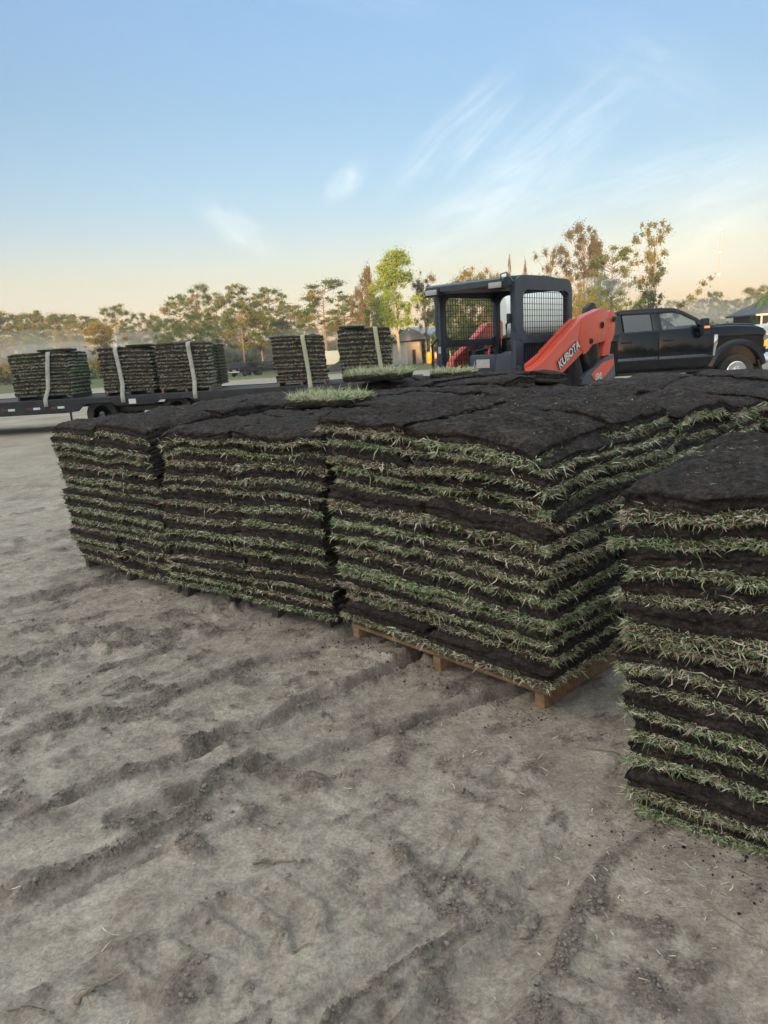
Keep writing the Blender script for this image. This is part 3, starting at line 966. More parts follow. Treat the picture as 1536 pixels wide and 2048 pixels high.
# loose slabs lying right side up on the piles
def grassy_slab(loc, rz, sx, sy, label, seed, n=8000, blen=0.042, tilt=(0, 0)):
    e = empty('cut_sod', loc, rz, label, 'sod slab', 'slabs of turf laid grass side up')
    e.rotation_euler = (tilt[0], tilt[1], rz)
    lp, A, B = rect_loop(-sx / 2, sx / 2, -sy / 2, sy / 2, 0.025)
    m = len(lp)
    def rg(z, ins, amp, s):
        P = np.concatenate([lp, np.full((m, 1), z * 30)], 1)
        d = lp / np.linalg.norm(lp, axis=1, keepdims=True)
        q_ = lp + d * (amp * (vnoise(P, 20, seed + s) + vnoise(P, 7, seed)) - ins)[:, None]
        return np.concatenate([q_, (z + 0.006 * vnoise(P, 8, seed + 2))[:, None]], 1)
    rows = [rg(0.012, .02, .008, 1), rg(0.025, .0, .016, 2), rg(0.045, .002, .014, 3)]
    g = Geo()
    s_rows = grid_quads(m, 3, 0, True)
    g.add(np.concatenate(rows), np.concatenate([s_rows.ravel(), np.arange(m)[::-1], 2 * m + np.arange(m)]), [4] * len(s_rows) + [m, m])
    g.build('soil', M_soil, e)
    g = Geo()
    r = np.random.default_rng(seed)
    r3 = [rg(0.043, .004, .008, 3), rg(0.062, .006, .01, 5)]
    s_rows = grid_quads(m, 2, 0, True)
    g.add(np.concatenate(r3), np.concatenate([s_rows.ravel(), m + np.arange(m)]), [4] * len(s_rows) + [m], 0.06)
    rt = np.stack([r.uniform(-sx / 2, sx / 2, n) * .98, r.uniform(-sy / 2, sy / 2, n) * .98, np.full(n, 0.055)], 1)
    on = np.concatenate([rt[:, :2] * [0.7 / sx, 0.7 / sy] + r.normal(0, .5, (n, 2)), np.zeros((n, 1))], 1)
    on /= np.linalg.norm(on, axis=1, keepdims=True)
    V, F, c, t = blades(rt, on, blen, .0048, .22, seed, green=.72, up=0.9, droop=.5)
    g.add(V, F, c, np.clip(t - .16 * (t > .6), 0, 1))
    g.build('turf', M_turf, e)
    return e


def top_at(st, fa, fb, dz=0.0):
    z = float(st.zc(np.array(fa), np.array(fb), 1.0))
    p = st.world(np.array(fa * st.W), np.array(fb * st.D), 1.0, np.array(z))
    return (float(p[0]), float(p[1]), z + dz)


grassy_slab((-0.33, 5.0, 1.062), R(-38), 0.48, 0.36, 'thick green turf slab lying grass up, nearest on the dark sod tops', 301)
grassy_slab((0.02, 6.05, 1.172), R(-20), 0.50, 0.34, 'green turf slab lying grass up, further back near the loader', 302)
grassy_slab((0.68, 6.45, 1.14), R(-20), 0.36, 0.30, 'low green turf slab below the open loader cab', 303, 3000, .035)
# ---------------------------------------------------------------- materials for machines
M_navy = paint('dark_slate_metal', (0.040, 0.058, 0.085), 0.42, dirt=.35, dirt_col=(0.12, 0.11, 0.10))
M_black = paint('matt_black_metal', (0.012, 0.013, 0.016), 0.5, dirt=.3, dirt_col=(0.06, 0.055, 0.05))
M_orange = paint('red_orange_paint', (0.74, 0.105, 0.055), 0.34, dirt=.30, dirt_col=(0.42, 0.12, 0.075), scale=4)
M_rubber = paint('tyre_rubber', (0.022, 0.022, 0.022), 0.8, dirt=.6, dirt_col=(0.09, 0.08, 0.07))
M_steel = paint('worn_steel', (0.35, 0.35, 0.36), 0.35, 1.0, dirt=.5)
M_chrome = paint('chrome', (0.82, 0.83, 0.85), 0.10, 1.0, dirt=.15)
M_white = paint('white_paint', (0.72, 0.73, 0.72), 0.5, dirt=.3, dirt_col=(0.4, 0.38, 0.34))
M_lamp = paint('lamp_lens', (0.45, 0.47, 0.48), 0.15, dirt=.1)
M_label = paint('paper_label', (0.55, 0.56, 0.56), 0.6, dirt=.7, dirt_col=(0.25, 0.26, 0.27), scale=60)
M_truck = paint('black_car_paint', (0.004, 0.005, 0.008), 0.10, 0.0, dirt=.05, dirt_col=(0.03, 0.028, 0.025))
M_trim = paint('satin_dark_trim', (0.09, 0.10, 0.115), 0.28, 0.6, dirt=.2)
M_amber = paint('amber_lens', (0.80, 0.24, 0.03), 0.25, dirt=0)
M_strap_w = paint('webbing_white', (0.48, 0.48, 0.42), 0.8, dirt=.8, dirt_col=(0.24, 0.23, 0.20), scale=9)
M_strap_y = paint('webbing_yellow', (0.48, 0.48, 0.28), 0.8, dirt=1, dirt_col=(0.40, 0.40, 0.35), scale=3.5)
M_trailer = paint('black_trailer_paint', (0.020, 0.026, 0.034), 0.38, dirt=.4, dirt_col=(0.10, 0.09, 0.08))


def amber_light():
    t = NT('lit_amber_lamp')
    t.set(base=(0.9, 0.3, 0.05), rough=0.3)
    t.b.inputs['Emission Color'].default_value = (1.0, 0.30, 0.08, 1)
    t.b.inputs['Emission Strength'].default_value = 0.25
    return t.m


M_amber_lit = amber_light()


def glass_mat(name, tint, trans):
    t = NT(name)
    n, l = t.n, t.l
    out = n['Material Output']
    tr = n.new('ShaderNodeBsdfTransparent'); tr.inputs[0].default_value = tint + (1,)
    gl = n.new('ShaderNodeBsdfGlossy'); gl.inputs['Roughness'].default_value = 0.02
    fr = n.new('ShaderNodeFresnel'); fr.inputs[0].default_value = 1.5
    mx = n.new('ShaderNodeMixShader')
    l.new(t.math('MINIMUM', t.math('ADD', fr.outputs[0], 1 - trans), 1.0), mx.inputs[0])
    l.new(tr.outputs[0], mx.inputs[1]); l.new(gl.outputs[0], mx.inputs[2])
    l.new(mx.outputs[0], out.inputs[0])
    n.remove(t.b)
    return t.m


M_glass = glass_mat('window_glass', (0.93, 0.96, 0.97), 0.98)
M_tint = glass_mat('tinted_glass', (0.10, 0.115, 0.13), 0.90)


def tank_mat():
    t = NT('white_tank_plastic')
    n = t.noise(t.geo_pos(), 3, 5, 0.6)
    t.set(base=t.ramp(n, [(0.3, (0.76, 0.82, 0.80)), (0.7, (0.84, 0.88, 0.86))]), rough=0.4)
    return t.m


M_tank = tank_mat()
M_reflred = paint('red_reflector', (.16, .03, .03), .4, dirt=.6)


def rounded(x0, x1, z0, z1, r, seg=5):
    pts = []
    for cx, cz, a0 in ((x1 - r, z1 - r, 0), (x0 + r, z1 - r, 90), (x0 + r, z0 + r, 180), (x1 - r, z0 + r, 270)):
        for k in range(seg + 1):
            a = R(a0 + 90 * k / seg)
            pts.append((cx + r * math.cos(a), cz + r * math.sin(a)))
    return pts


def ring_plate(bm, outer, inner, y0, y1, axis='y'):
    """flat plate with one hole; outer and inner have the same number of points"""
    def P(p, t): return {'y': (p[0], t, p[1]), 'x': (t, p[0], p[1]), 'z': (p[0], p[1], t)}[axis]
    O0 = [bm.verts.new(P(p, y0)) for p in outer]; O1 = [bm.verts.new(P(p, y1)) for p in outer]
    I0 = [bm.verts.new(P(p, y0)) for p in inner]; I1 = [bm.verts.new(P(p, y1)) for p in inner]
    n = len(outer)
    for i in range(n):
        j = (i + 1) % n
        bm.faces.new((O0[i], O0[j], I0[j], I0[i])); bm.faces.new((O1[i], I1[i], I1[j], O1[j]))
        bm.faces.new((O0[i], O1[i], O1[j], O0[j])); bm.faces.new((I0[i], I0[j], I1[j], I1[i]))


def guard(x0, x1, z0, z1, y, nx, nz, axis='y', t=0.005):
    bm = bm_new()
    for i in range(nx):
        x = x0 + (x1 - x0) * (i + .5) / nx
        c = (x, y, (z0 + z1) / 2) if axis == 'y' else (y, x, (z0 + z1) / 2)
        bm_box(bm, c, (t, t, z1 - z0))
    for i in range(nz):
        z = z0 + (z1 - z0) * (i + .5) / nz
        c = ((x0 + x1) / 2, y, z) if axis == 'y' else (y, (x0 + x1) / 2, z)
        bm_box(bm, c, (x1 - x0, t * 1.4, t) if axis == 'y' else (t * 1.4, x1 - x0, t))
    return bm


def text_obj(name, body, size, mat, parent, loc, xdir, zdir, offset=0.0, shear=0.0, extrude=0.001, width=None, bold=0.0):
    cu_ = bpy.data.curves.new(name, 'FONT')
    cu_.body = body; cu_.size = size; cu_.extrude = extrude; cu_.offset = offset + bold; cu_.shear = shear
    cu_.align_x = 'LEFT'; cu_.align_y = 'BOTTOM_BASELINE'
    cu_.materials.append(mat)
    o = bpy.data.objects.new(name, cu_); link(o, parent)
    X = Vector(xdir).normalized(); Y = Vector(zdir).normalized(); Z = X.cross(Y)
    sx = 1.0
    if width:
        bpy.context.view_layer.update()
        sx = width / max(o.dimensions.x, 1e-3)
    m = Matrix((X * sx, Y, Z)).transposed().to_4x4(); m.translation = Vector(loc)
    bpy.context.view_layer.update()
    me = bpy.data.meshes.new_from_object(o.evaluated_get(bpy.context.evaluated_depsgraph_get()))
    bpy.data.objects.remove(o)
    o = link(bpy.data.objects.new(name, me), parent)
    o.matrix_local = m
    return o


# ---------------------------------------------------------------- compact track loader
ph = R(42)
ldr = empty('track_loader', (1.264, 8.142, 0.0), 0, 'orange compact track loader with open caged dark cab behind the sod piles', 'track loader')
ldr.rotation_euler = (0, 0, math.atan2(-math.cos(ph), -math.sin(ph)))      # local +X points forward
FX, BX, CW = 0.28, -0.92, 0.51
cab = bm_new()
for s in (1, -1):
    y0, y1 = (CW - 0.035, CW) if s > 0 else (-CW, -CW + 0.035)
    up_o = rounded(BX, FX + .02, 1.435, 2.075, 0.13); up_i = rounded(BX + .06, FX - .14, 1.485, 1.945, 0.10)
    ring_plate(cab, up_o, up_i, y0, y1)
    lo_o = rounded(BX, FX + .02, 0.72, 1.435, 0.012); lo_i = rounded(BX + .06, FX - .12, 0.98, 1.405, 0.03)
    ring_plate(cab, lo_o, lo_i, y0, y1)
    bm_box(cab, ((FX - .03), s * (CW - .035), 1.38), (0.09, 0.068, 1.30), bev=.02)     # front post
    bm_box(cab, ((BX + .04), s * (CW - .040), 1.38), (0.08, 0.078, 1.28), bev=.015)
bm_obj('cab_frame', cab, M_navy, ldr, 35)
rf = bm_new()
bm_prism(rf, [(BX + .03, 2.02), (BX + .1, 2.075), (-.4, 2.10), (.05, 2.095), (.40, 2.065), (.47, 2.04), (.47, 1.985), (.30, 1.975), (-.3, 2.0)], -CW + .01, CW - .036, 'y', 0.008)
roof = bm_obj('roof', rf, M_navy, ldr, 35)
for s in (1, -1):
    h = box_obj('lamp_housing', (.445, s * .40, 1.985), (.09, .19, .085), M_black, roof, .015)
    box_obj('lens', (.495, s * .40, 1.985), (.014, .15, .055), M_lamp, h, .006)
br = bm_new(); bm_tube(br, [(.47, .46, 2.03), (.52, .485, 2.08), (.44, .50, 2.10), (.35, .515, 2.02)], .009); bm_box(br, (.40, .50, 2.07), (.05, .03, .03), bev=.006)
bm_obj('light_bracket', br, M_steel, ldr, 35)
for s in (1, -1):
    bm_obj('window_guard', guard(BX + .05, FX - .13, 1.47, 1.955, s * (CW - .018), 21, 8), M_black, ldr)
    bm_obj('window_guard', guard(BX + .05, FX - .11, .975, 1.41, s * (CW - .018), 21, 7), M_black, ldr)
bk = bm_new()
ring_plate(bk, rounded(-CW + .07, CW - .07, 0.75, 2.03, .02), rounded(-.43, .43, 1.28, 1.97, .12), BX + .02, BX + .05, 'x')
bm_obj('rear_panel', bk, M_black, ldr, 35)
# seat, consoles, lap bar
st_ = bm_new()
bm_box(st_, (-.45, .02, .98), (.5, .5, .12), bev=.04); bm_box(st_, (-.70, .02, 1.22), (.13, .48, .48), (0, R(-8), 0), .05)
bm_obj('seat', st_, M_black, ldr, 40)
for s in (1, -1):
    c_ = box_obj('arm_console', (-.38, s * .36, 1.10), (.55, .14, .20), M_black, ldr, .025)
    j = bm_new(); bm_tube(j, [(-.15, s * .36, 1.19), (-.13, s * .355, 1.29), (-.12, s * .35, 1.36)], [.012, .012, .026], 10); bm_obj('joystick', j, M_black, c_, 40)
lb = bm_new(); bm_tube(lb, [(-.55, -.40, 1.36), (-.25, -.38, 1.34), (.0, -.30, 1.22), (.08, -.12, 1.08), (.08, .2, 1.06)], .022, 10); bm_obj('lap_bar', lb, M_black, ldr, 40)
fp = bm_new()
bm_prism(fp, [(.16, .72), (.235, 1.06), (.19, 1.30), (.02, 1.33), (-.06, .72)], .20, .44, 'y', .01)
bm_box(fp, (.12, .02, 1.21), (.12, .34, .20), bev=.02); bm_box(fp, (.12, .0, 1.05), (.14, .26, .16), bev=.02); bm_box(fp, (.20, .0, .80), (.06, .9, .22), bev=.01)
pnl = bm_obj('control_panel', fp, M_navy, ldr, 35)
box_obj('label_plate', (.185, .03, 1.215), (.006, .17, .09), M_label, pnl)
sidep = poly_obj('side_step', [(.26, .72), (.27, 1.02), (.10, 1.46), (-.2, 1.46), (-.2, .72)], CW - .066, CW - .038, M_navy, ldr)
gh = bm_new()
for s in (-1,):
    bm_tube(gh, [(FX + .02, s * (CW - .02), 1.50), (FX + .08, s * (CW + .01), 1.44), (FX + .08, s * (CW + .01), 1.24), (FX + .07, s * CW, 1.12)], .014, 8)
bm_tube(gh, [(FX + .02, CW - .07, 1.64), (FX + .05, CW - .09, 1.60), (FX + .05, CW - .09, 1.40), (FX + .02, CW - .07, 1.34)], .011, 8)
bm_box(gh, (FX + .035, CW - .07, 1.66), (.03, .04, .10), bev=.01)
bm_obj('grab_handle', gh, M_black, ldr, 40)
box_obj('warning_label', (FX + .021, -CW + .05, 1.38), (.003, .035, .075), M_label, ldr)
# engine body, chassis and tracks
bd = bm_new()
bm_prism(bd, [(-1.75, .45), (-1.80, 1.05), (-1.72, 1.40), (-.95, 1.48), (-.9, .40)], -.46, .46, 'y', .03)
bm_prism(bd, [(-1.5, .30), (-1.5, .72), (.36, .72), (.42, .45), (.3, .28)], -.45, .45, 'y', .02)
bm_obj('engine_body', bd, M_black, ldr, 35)
for s in (1, -1):
    y0, y1 = (.50, .835) if s > 0 else (-.835, -.50)
    loop = []
    for k in range(13): a = R(90 + 180 * k / 12); loop.append((-1.15 + .25 * math.cos(a), .30 + .25 * math.sin(a)))
    for k in range(13): a = R(-90 + 180 * k / 12); loop.append((.15 + .22 * math.cos(a), .27 + .22 * math.sin(a)))
    tb = bm_new()
    bm_prism(tb, loop, y0, y1, 'y', .01)
    for k in range(26):       # cleats
        x = -1.15 + 1.3 * k / 25
        bm_box(tb, (x, (y0 + y1) / 2, .042), (.028, .30, .03)); bm_box(tb, (x, (y0 + y1) / 2, .545 - .02 * k / 25), (.028, .30, .03))
    tr = bm_obj('rubber_track', tb, M_rubber, ldr, 35)
    rl = bm_new()
    for x in (-1.15, -.75, -.45, -.15, .15): bm_lathe(rl, [(.06, -.01), (.13 if -1 < x < 0 else .17, 0), (.13 if -1 < x < 0 else .17, .02), (.05, .03)], (x, y1 - .005 if s > 0 else y0 - .015, .22 if -1 < x < 0 else .29), seg=20)
    bm_obj('track_roller', rl, M_black, tr, 35)
    # side tower, grey with an orange flash, and the letters beneath the arm
    ty = .80 * s
    a_, b_ = (ty - .05, ty) if s > 0 else (ty, ty + .05)
    tw = poly_obj('side_cover', [(-.55, .60), (-.60, .99), (-.70, 1.045), (-.926, 1.10), (-1.145, 1.195), (-1.393, 1.225), (-1.44, 1.0), (-1.45, .60)], a_, b_, M_navy, ldr, bev=.006)
    fl_ = poly_obj('orange_panel', [(-.80, 1.02), (-.90, 1.068), (-1.108, 1.145), (-1.375, 1.172), (-1.383, 1.10), (-1.27, 1.045), (-1.15, .98), (-.9, .95)], ty + (.001 if s > 0 else -.006), ty + (.006 if s > 0 else -.001), M_orange, tw)
    if s > 0:
        text_obj('lettering', 'SVL', .10, M_white, fl_, (-.90, ty + .0075, .955), (-1, 0, .10), (0.0, 0, 1), bold=.003, shear=.2)
    # loader arm
    a_, b_ = (.70, .80) if s > 0 else (-.80, -.70)
    arm = [(-1.246, 1.64), (-1.238, 1.687), (-1.20, 1.718), (-1.151, 1.735), (-1.041, 1.737), (-.916, 1.712), (-.673, 1.665), (-.539, 1.621), (-.408, 1.545), (-.248, 1.470), (0, 1.347), (.15, 1.267), (.296, 1.205),
           (.438, 1.165), (.60, 1.06), (.72, .86), (.74, .60), (.62, .45), (.52, .47), (.50, .70), (.40, .88), (.16, .995), (-.183, 1.09), (-.60, 1.265), (-.66, 1.280), (-.746, 1.312), (-.815, 1.342), (-1.159, 1.375), (-1.222, 1.455)]
    if s < 0:
        arm = [(-1.246, 1.60), (-1.20, 1.69), (-1.05, 1.68), (-.74, 1.49), (-.32, 1.275), (-.25, 1.18), (-.20, .95), (-.25, .75), (-.36, .80), (-.40, 1.02), (-.63, 1.13), (-.93, 1.374), (-1.10, 1.46)]
    am = poly_obj('loader_arm', arm, a_, b_, M_orange, ldr, bev=.012)
    ys = .80 * s
    if s > 0:
        rib = bm_new()      # stepped top flange, seam of the welded boss
        e0, e1 = (.66, .70) if s > 0 else (-.70, -.66)
        for p in ([(-.57, 1.64), (-.44, 1.585), (-.20, 1.475), (-.20, 1.43), (-.55, 1.58)], [(-.19, 1.465), (.12, 1.315), (.12, 1.27), (-.19, 1.42)], [(.13, 1.30), (.40, 1.20), (.40, 1.15), (.13, 1.24)]):
            bm_prism(rib, p, e0, e1, 'y', .004)
        bm_obj('arm_flange', rib, M_orange, am, 35)
        bs = bm_new(); d = .006 * s
        bm_prism(bs, [(-.50, 1.41), (-.52, 1.40), (-.555, 1.30), (-.60, 1.268), (-.60, 1.25), (-.68, 1.263), (-.735, 1.29), (-.83, 1.352), (-1.15, 1.384), (-1.21, 1.46), (-1.22, 1.66), (-1.15, 1.715), (-1.04, 1.718), (-.92, 1.69), (-.70, 1.648), (-.56, 1.60)], ys if s > 0 else ys + d, ys + d if s > 0 else ys, 'y', .002)
        bm_obj('arm_plate', bs, M_orange, am, 35)
    pn = bm_new()
    for x, z, r in ((-1.362, 1.615, .034), (-1.054, 1.555, .036), (-.78, 1.386, .032)):
        bm_lathe(pn, [(r, 0), (r, .016 * s), (r * .55, .018 * s), (r * .5, .006 * s), (.005, .006 * s)], (x, ys + .004 * s, z), seg=20)
    bm_obj('pivot_pin', pn, M_black, am, 35)
    lk = poly_obj('rear_link', [(-1.268, 1.66), (-1.285, 1.700), (-1.32, 1.718), (-1.359, 1.719), (-1.41, 1.708), (-1.442, 1.672), (-1.437, 1.461), (-1.392, 1.395), (-1.344, 1.360), (-1.30, 1.213), (-1.126, 1.212), (-1.142, 1.307), (-1.233, 1.449)],
                  (.73 if s > 0 else -.79), (.79 if s > 0 else -.73), M_orange, ldr, bev=.008)
    bt = poly_obj('tower_bracket', [(-1.0, 1.0), (-1.02, 1.40), (-1.25, 1.36), (-1.30, .9)], (.60 if s > 0 else -.66), (.66 if s > 0 else -.60), M_black, ldr)
    cy = bm_new(); bm_tube(cy, [(-.80, .745 * s - .07 * s, 1.37), (-.90, .67 * s, 1.18), (-1.02, .67 * s, .95)], .045, 14); bm_tube(cy, [(-.76, .675 * s, 1.40), (-.80, .675 * s, 1.36)], .06, 12)
    bm_obj('lift_cylinder', cy, M_black, ldr, 40)
    tc_ = bm_new(); bm_tube(tc_, [(.20, .60 * s, 1.14), (.42, .60 * s, .92), (.55, .58 * s, .62)], .035, 12); bm_obj('tilt_cylinder', tc_, M_steel, ldr, 40)
    if s > 0:
        dx, dz = -.906, .423
        base = Vector((-.060, ys + .0095, 1.122))
        text_obj('lettering', 'KUBOTA', .122, M_black, am, base + Vector((0.004, -.002, -.002)), (dx, 0, dz), (dz, 0, -dx), offset=.007, shear=.0, bold=.002, width=.512)
        text_obj('lettering', 'KUBOTA', .122, M_white, am, base + Vector((0, .0012, 0)), (dx, 0, dz), (dz, 0, -dx), bold=.0035, width=.500)
        mk = poly_obj('decal', [(-1.085, 1.46), (-1.10, 1.505), (-1.108, 1.47), (-1.135, 1.462), (-1.11, 1.455), (-1.10, 1.43)], ys + .0075, ys + .009, M_strap_y, am)
hb = poly_obj('hood_bracket', [(-1.28, 1.46), (-1.40, 1.77), (-1.50, 1.82), (-1.56, 1.838), (-1.61, 1.82), (-1.66, 1.74), (-1.70, 1.40)], .40, .46, M_black, ldr, bev=.006)
cb_ = bm_new(); bm_tube(cb_, [(.30, .0, 1.06), (.30, .72, 1.06)], .05, 12); bm_box(cb_, (.36, .25, 1.09), (.10, .6, .05), bev=.012); bm_obj('cross_tube', cb_, M_orange, ldr, 40)
qa = bm_new(); bm_box(qa, (.66, 0, .50), (.06, 1.1, .42), bev=.01); bm_box(qa, (.60, .38, .6), (.1, .05, .5), bev=.01); bm_box(qa, (.60, -.38, .6), (.1, .05, .5), bev=.01); bm_obj('quick_attach', qa, M_black, ldr, 35)
hs = bm_new()
for k in range(4):
    bm_tube(hs, [(.30, .52 + .03 * k, 1.02), (.38 + .02 * k, .56 + .02 * k, 1.15 + .012 * k), (.46, .60 + .02 * k, 1.16), (.52, .66, 1.10)], .014, 8)
bm_box(hs, (.37, .56, 1.13), (.10, .09, .07), bev=.02)
bm_obj('hydraulic_hose', hs, M_black, ldr, 40)

# ---------------------------------------------------------------- pickup truck, side on
Y0 = 17.9
WD = 2.03
trk = empty('pickup_truck', (6.5, Y0 + WD / 2, 0), 0, 'big black crew cab pickup truck parked beyond the sod piles at right', 'pickup truck')
TO = Vector((-6.5, -(Y0 + WD / 2), 0))       # children are modelled in world metres, then shifted


def tsh(o):
    o.location = TO if o.parent == trk else o.location
    return o


def arch(cx, cz, r, a0, a1, n=14):
    return [(cx + r * math.cos(R(a0 + (a1 - a0) * k / n)), cz + r * math.sin(R(a0 + (a1 - a0) * k / n))) for k in range(n + 1)]


WX, WZ, RX = 8.79, 0.44, 4.70
bm = bm_new()
outl = [(8.215, 1.540), (8.26, 1.532), (8.735, 1.532), (9.24, 1.48), (9.40, 1.42), (9.47, 1.34), (9.50, 1.10), (9.48, .82), (9.37, .80), (9.345, .66)] + arch(WX, .50, .565, 15, 165) + \
       [(8.22, .60), (8.18, .57), (5.88, .57), (5.30, .58)] + arch(RX, .50, .55, 12, 168) + [(4.10, .62), (3.02, .66), (2.98, .80), (2.98, 1.47), (5.80, 1.47), (5.84, 1.49)]
bm_prism(bm, outl, Y0, Y0 + WD, 'y', .035)
body = tsh(bm_obj('body', bm, M_truck, trk, 30))
bm = bm_new()     # raised bonnet and wheel arch lips
bm_prism(bm, [(8.16, 1.50), (8.22, 1.575), (8.7, 1.585), (9.2, 1.545), (9.38, 1.47), (9.40, 1.40), (8.3, 1.42)], Y0 + .22, Y0 + WD - .22, 'y', .03)
tsh(bm_obj('bonnet', bm, M_truck, trk, 40))
for cx in (WX, RX):
    for s_, yy in ((1, Y0), (-1, Y0 + WD)):
        bm = bm_new()
        o_ = arch(cx, .49, .72 if cx == WX else .68, 8, 172, 16); m_ = arch(cx, .49, .61, 6, 174, 16); i_ = arch(cx, .49, .575, 4, 176, 16)
        rows_ = [[bm.verts.new((p[0], yy + s_ * d_, p[1])) for p in c_] for c_, d_ in ((o_, .004), (m_, -.045), (i_, -.045), (i_, .12))]
        for q0, q1 in zip(rows_, rows_[1:]):
            for k in range(16): bm.faces.new((q0[k], q0[k + 1], q1[k + 1], q1[k]))
        tsh(bm_obj('wheel_arch', bm, M_truck, trk, 50))
bm = bm_new()
for cx in (WX, RX): bm_box(bm, (cx, Y0 + WD / 2, .84), (1.10, WD - .36, .52))
bm_box(bm, (6.2, Y0 + WD / 2, .52), (6.2, WD - .6, .14))
tsh(bm_obj('chassis', bm, M_black, trk))


def lean_y(bm, verts=None):
    for v in (verts or bm.verts):
        t = (v.co.z - 1.47) / .55
        c = Y0 + WD / 2
        v.co.y = c + (v.co.y - c) * (1 - .16 * max(t, 0))


for y0, y1 in ((Y0 + .015, Y0 + .075), (Y0 + WD - .075, Y0 + WD - .015)):
    bm = bm_new()
    A = [(8.20, 1.545), (8.10, 1.56), (7.72, 1.80), (7.46, 1.945), (7.30, 1.985), (7.30, 1.90), (7.42, 1.865), (7.76, 1.68), (7.80, 1.60), (7.80, 1.47), (8.22, 1.49)]
    bm_prism(bm, A, y0, y1, 'y', .006)
    bm_prism(bm, [(7.31, 1.984), (7.31, 1.901), (5.98, 1.912), (5.90, 1.95), (5.95, 1.995), (6.6, 2.0)], y0, y1, 'y', .006)
    bm_prism(bm, [(6.70, 1.902), (6.74, 1.462), (6.965, 1.462), (6.90, 1.902)], y0, y1, 'y', .006)
    bm_prism(bm, [(5.98, 1.909), (5.88, 1.93), (5.80, 1.462), (6.04, 1.462), (6.00, 1.52)], y0, y1, 'y', .006)
    c0, c1 = (Y0 + .07, Y0 + .40) if y0 < Y0 + .5 else (Y0 + WD - .40, Y0 + WD - .07)
    bm_prism(bm, [(5.82, 1.46), (5.90, 1.965), (5.96, 1.965), (5.93, 1.46)], c0, c1, 'y')
    lean_y(bm)
    tsh(bm_obj('window_frame', bm, M_truck, trk, 35))
bm = bm_new()
bm_prism(bm, [(5.90, 1.955), (5.87, 1.985), (5.93, 2.015), (6.3, 2.035), (6.9, 2.038), (7.3, 2.01), (7.50, 1.935), (7.44, 1.93), (7.25, 1.965)], Y0 + .03, Y0 + WD - .03, 'y', .02)
lean_y(bm)
tsh(bm_obj('roof', bm, M_truck, trk, 35))
for y in (Y0 + .05, Y0 + WD - .05):
    for pts, m_ in (([(6.02, 1.905), (6.05, 1.475), (6.73, 1.47), (6.69, 1.898)], M_tint), ([(6.92, 1.897), (6.98, 1.47), (7.79, 1.475), (7.79, 1.62), (7.74, 1.70), (7.40, 1.872), (7.28, 1.897)], M_glass)):
        bm = bm_new(); bm_prism(bm, pts, y - .004, y + .004, 'y'); lean_y(bm); tsh(bm_obj('side_window', bm, m_, trk))
bm = bm_new(); vs = [bm.verts.new(p) for p in ((8.14, Y0 + .12, 1.555), (8.14, Y0 + WD - .12, 1.555), (7.46, Y0 + WD - .24, 1.94), (7.46, Y0 + .24, 1.94))]; bm.faces.new(vs)
bmesh.ops.solidify(bm, geom=list(bm.faces), thickness=.008); tsh(bm_obj('windscreen', bm, M_glass, trk))
bm = bm_new(); vs = [bm.verts.new(p) for p in ((5.86, Y0 + .41, 1.48), (5.86, Y0 + WD - .41, 1.48), (5.93, Y0 + WD - .41, 1.94), (5.93, Y0 + .41, 1.94))]; bm.faces.new(vs)
bmesh.ops.solidify(bm, geom=list(bm.faces), thickness=.006); tsh(bm_obj('rear_window', bm, M_tint, trk))
M_seat = paint('grey_seat_leather', (0.30, 0.29, 0.27), 0.6, dirt=.2)
for yy in (Y0 + .5, Y0 + WD - .5):
    bm = bm_new(); bm_box(bm, (7.12, yy, 1.28), (.14, .48, .62), (0, R(-14), 0), .05); bm_box(bm, (7.06, yy, 1.66), (.10, .27, .18), (0, R(-14), 0), .045); tsh(bm_obj('front_seat', bm, M_seat, trk, 40))
bm = bm_new(); bm_box(bm, (6.25, Y0 + WD / 2, 1.28), (.14, 1.5, .55), (0, R(-12), 0), .05); tsh(bm_obj('rear_seat', bm, M_seat, trk, 40))
bm = bm_new(); bm_box(bm, (7.95, Y0 + WD / 2, 1.50), (.45, 1.7, .14), (0, R(8), 0), .04); tsh(bm_obj('dashboard', bm, M_black, trk, 40))
bm = bm_new(); bmesh.ops.create_circle(bm, segments=24, radius=.19); 
ring = [Vector((0, .19 * math.cos(2 * math.pi * k / 24), .19 * math.sin(2 * math.pi * k / 24))) for k in range(25)]
bm.free(); bm = bm_new(); rt_ = Euler((0, R(-25), 0)).to_matrix(); bm_tube(bm, [rt_ @ p + Vector((7.62, Y0 + WD - .5, 1.52)) for p in ring], .018, 8); bm_tube(bm, [(7.62, Y0 + WD - .5, 1.52), (7.85, Y0 + WD - .5, 1.44)], .04, 8)
tsh(bm_obj('steering_wheel', bm, M_black, trk, 40))
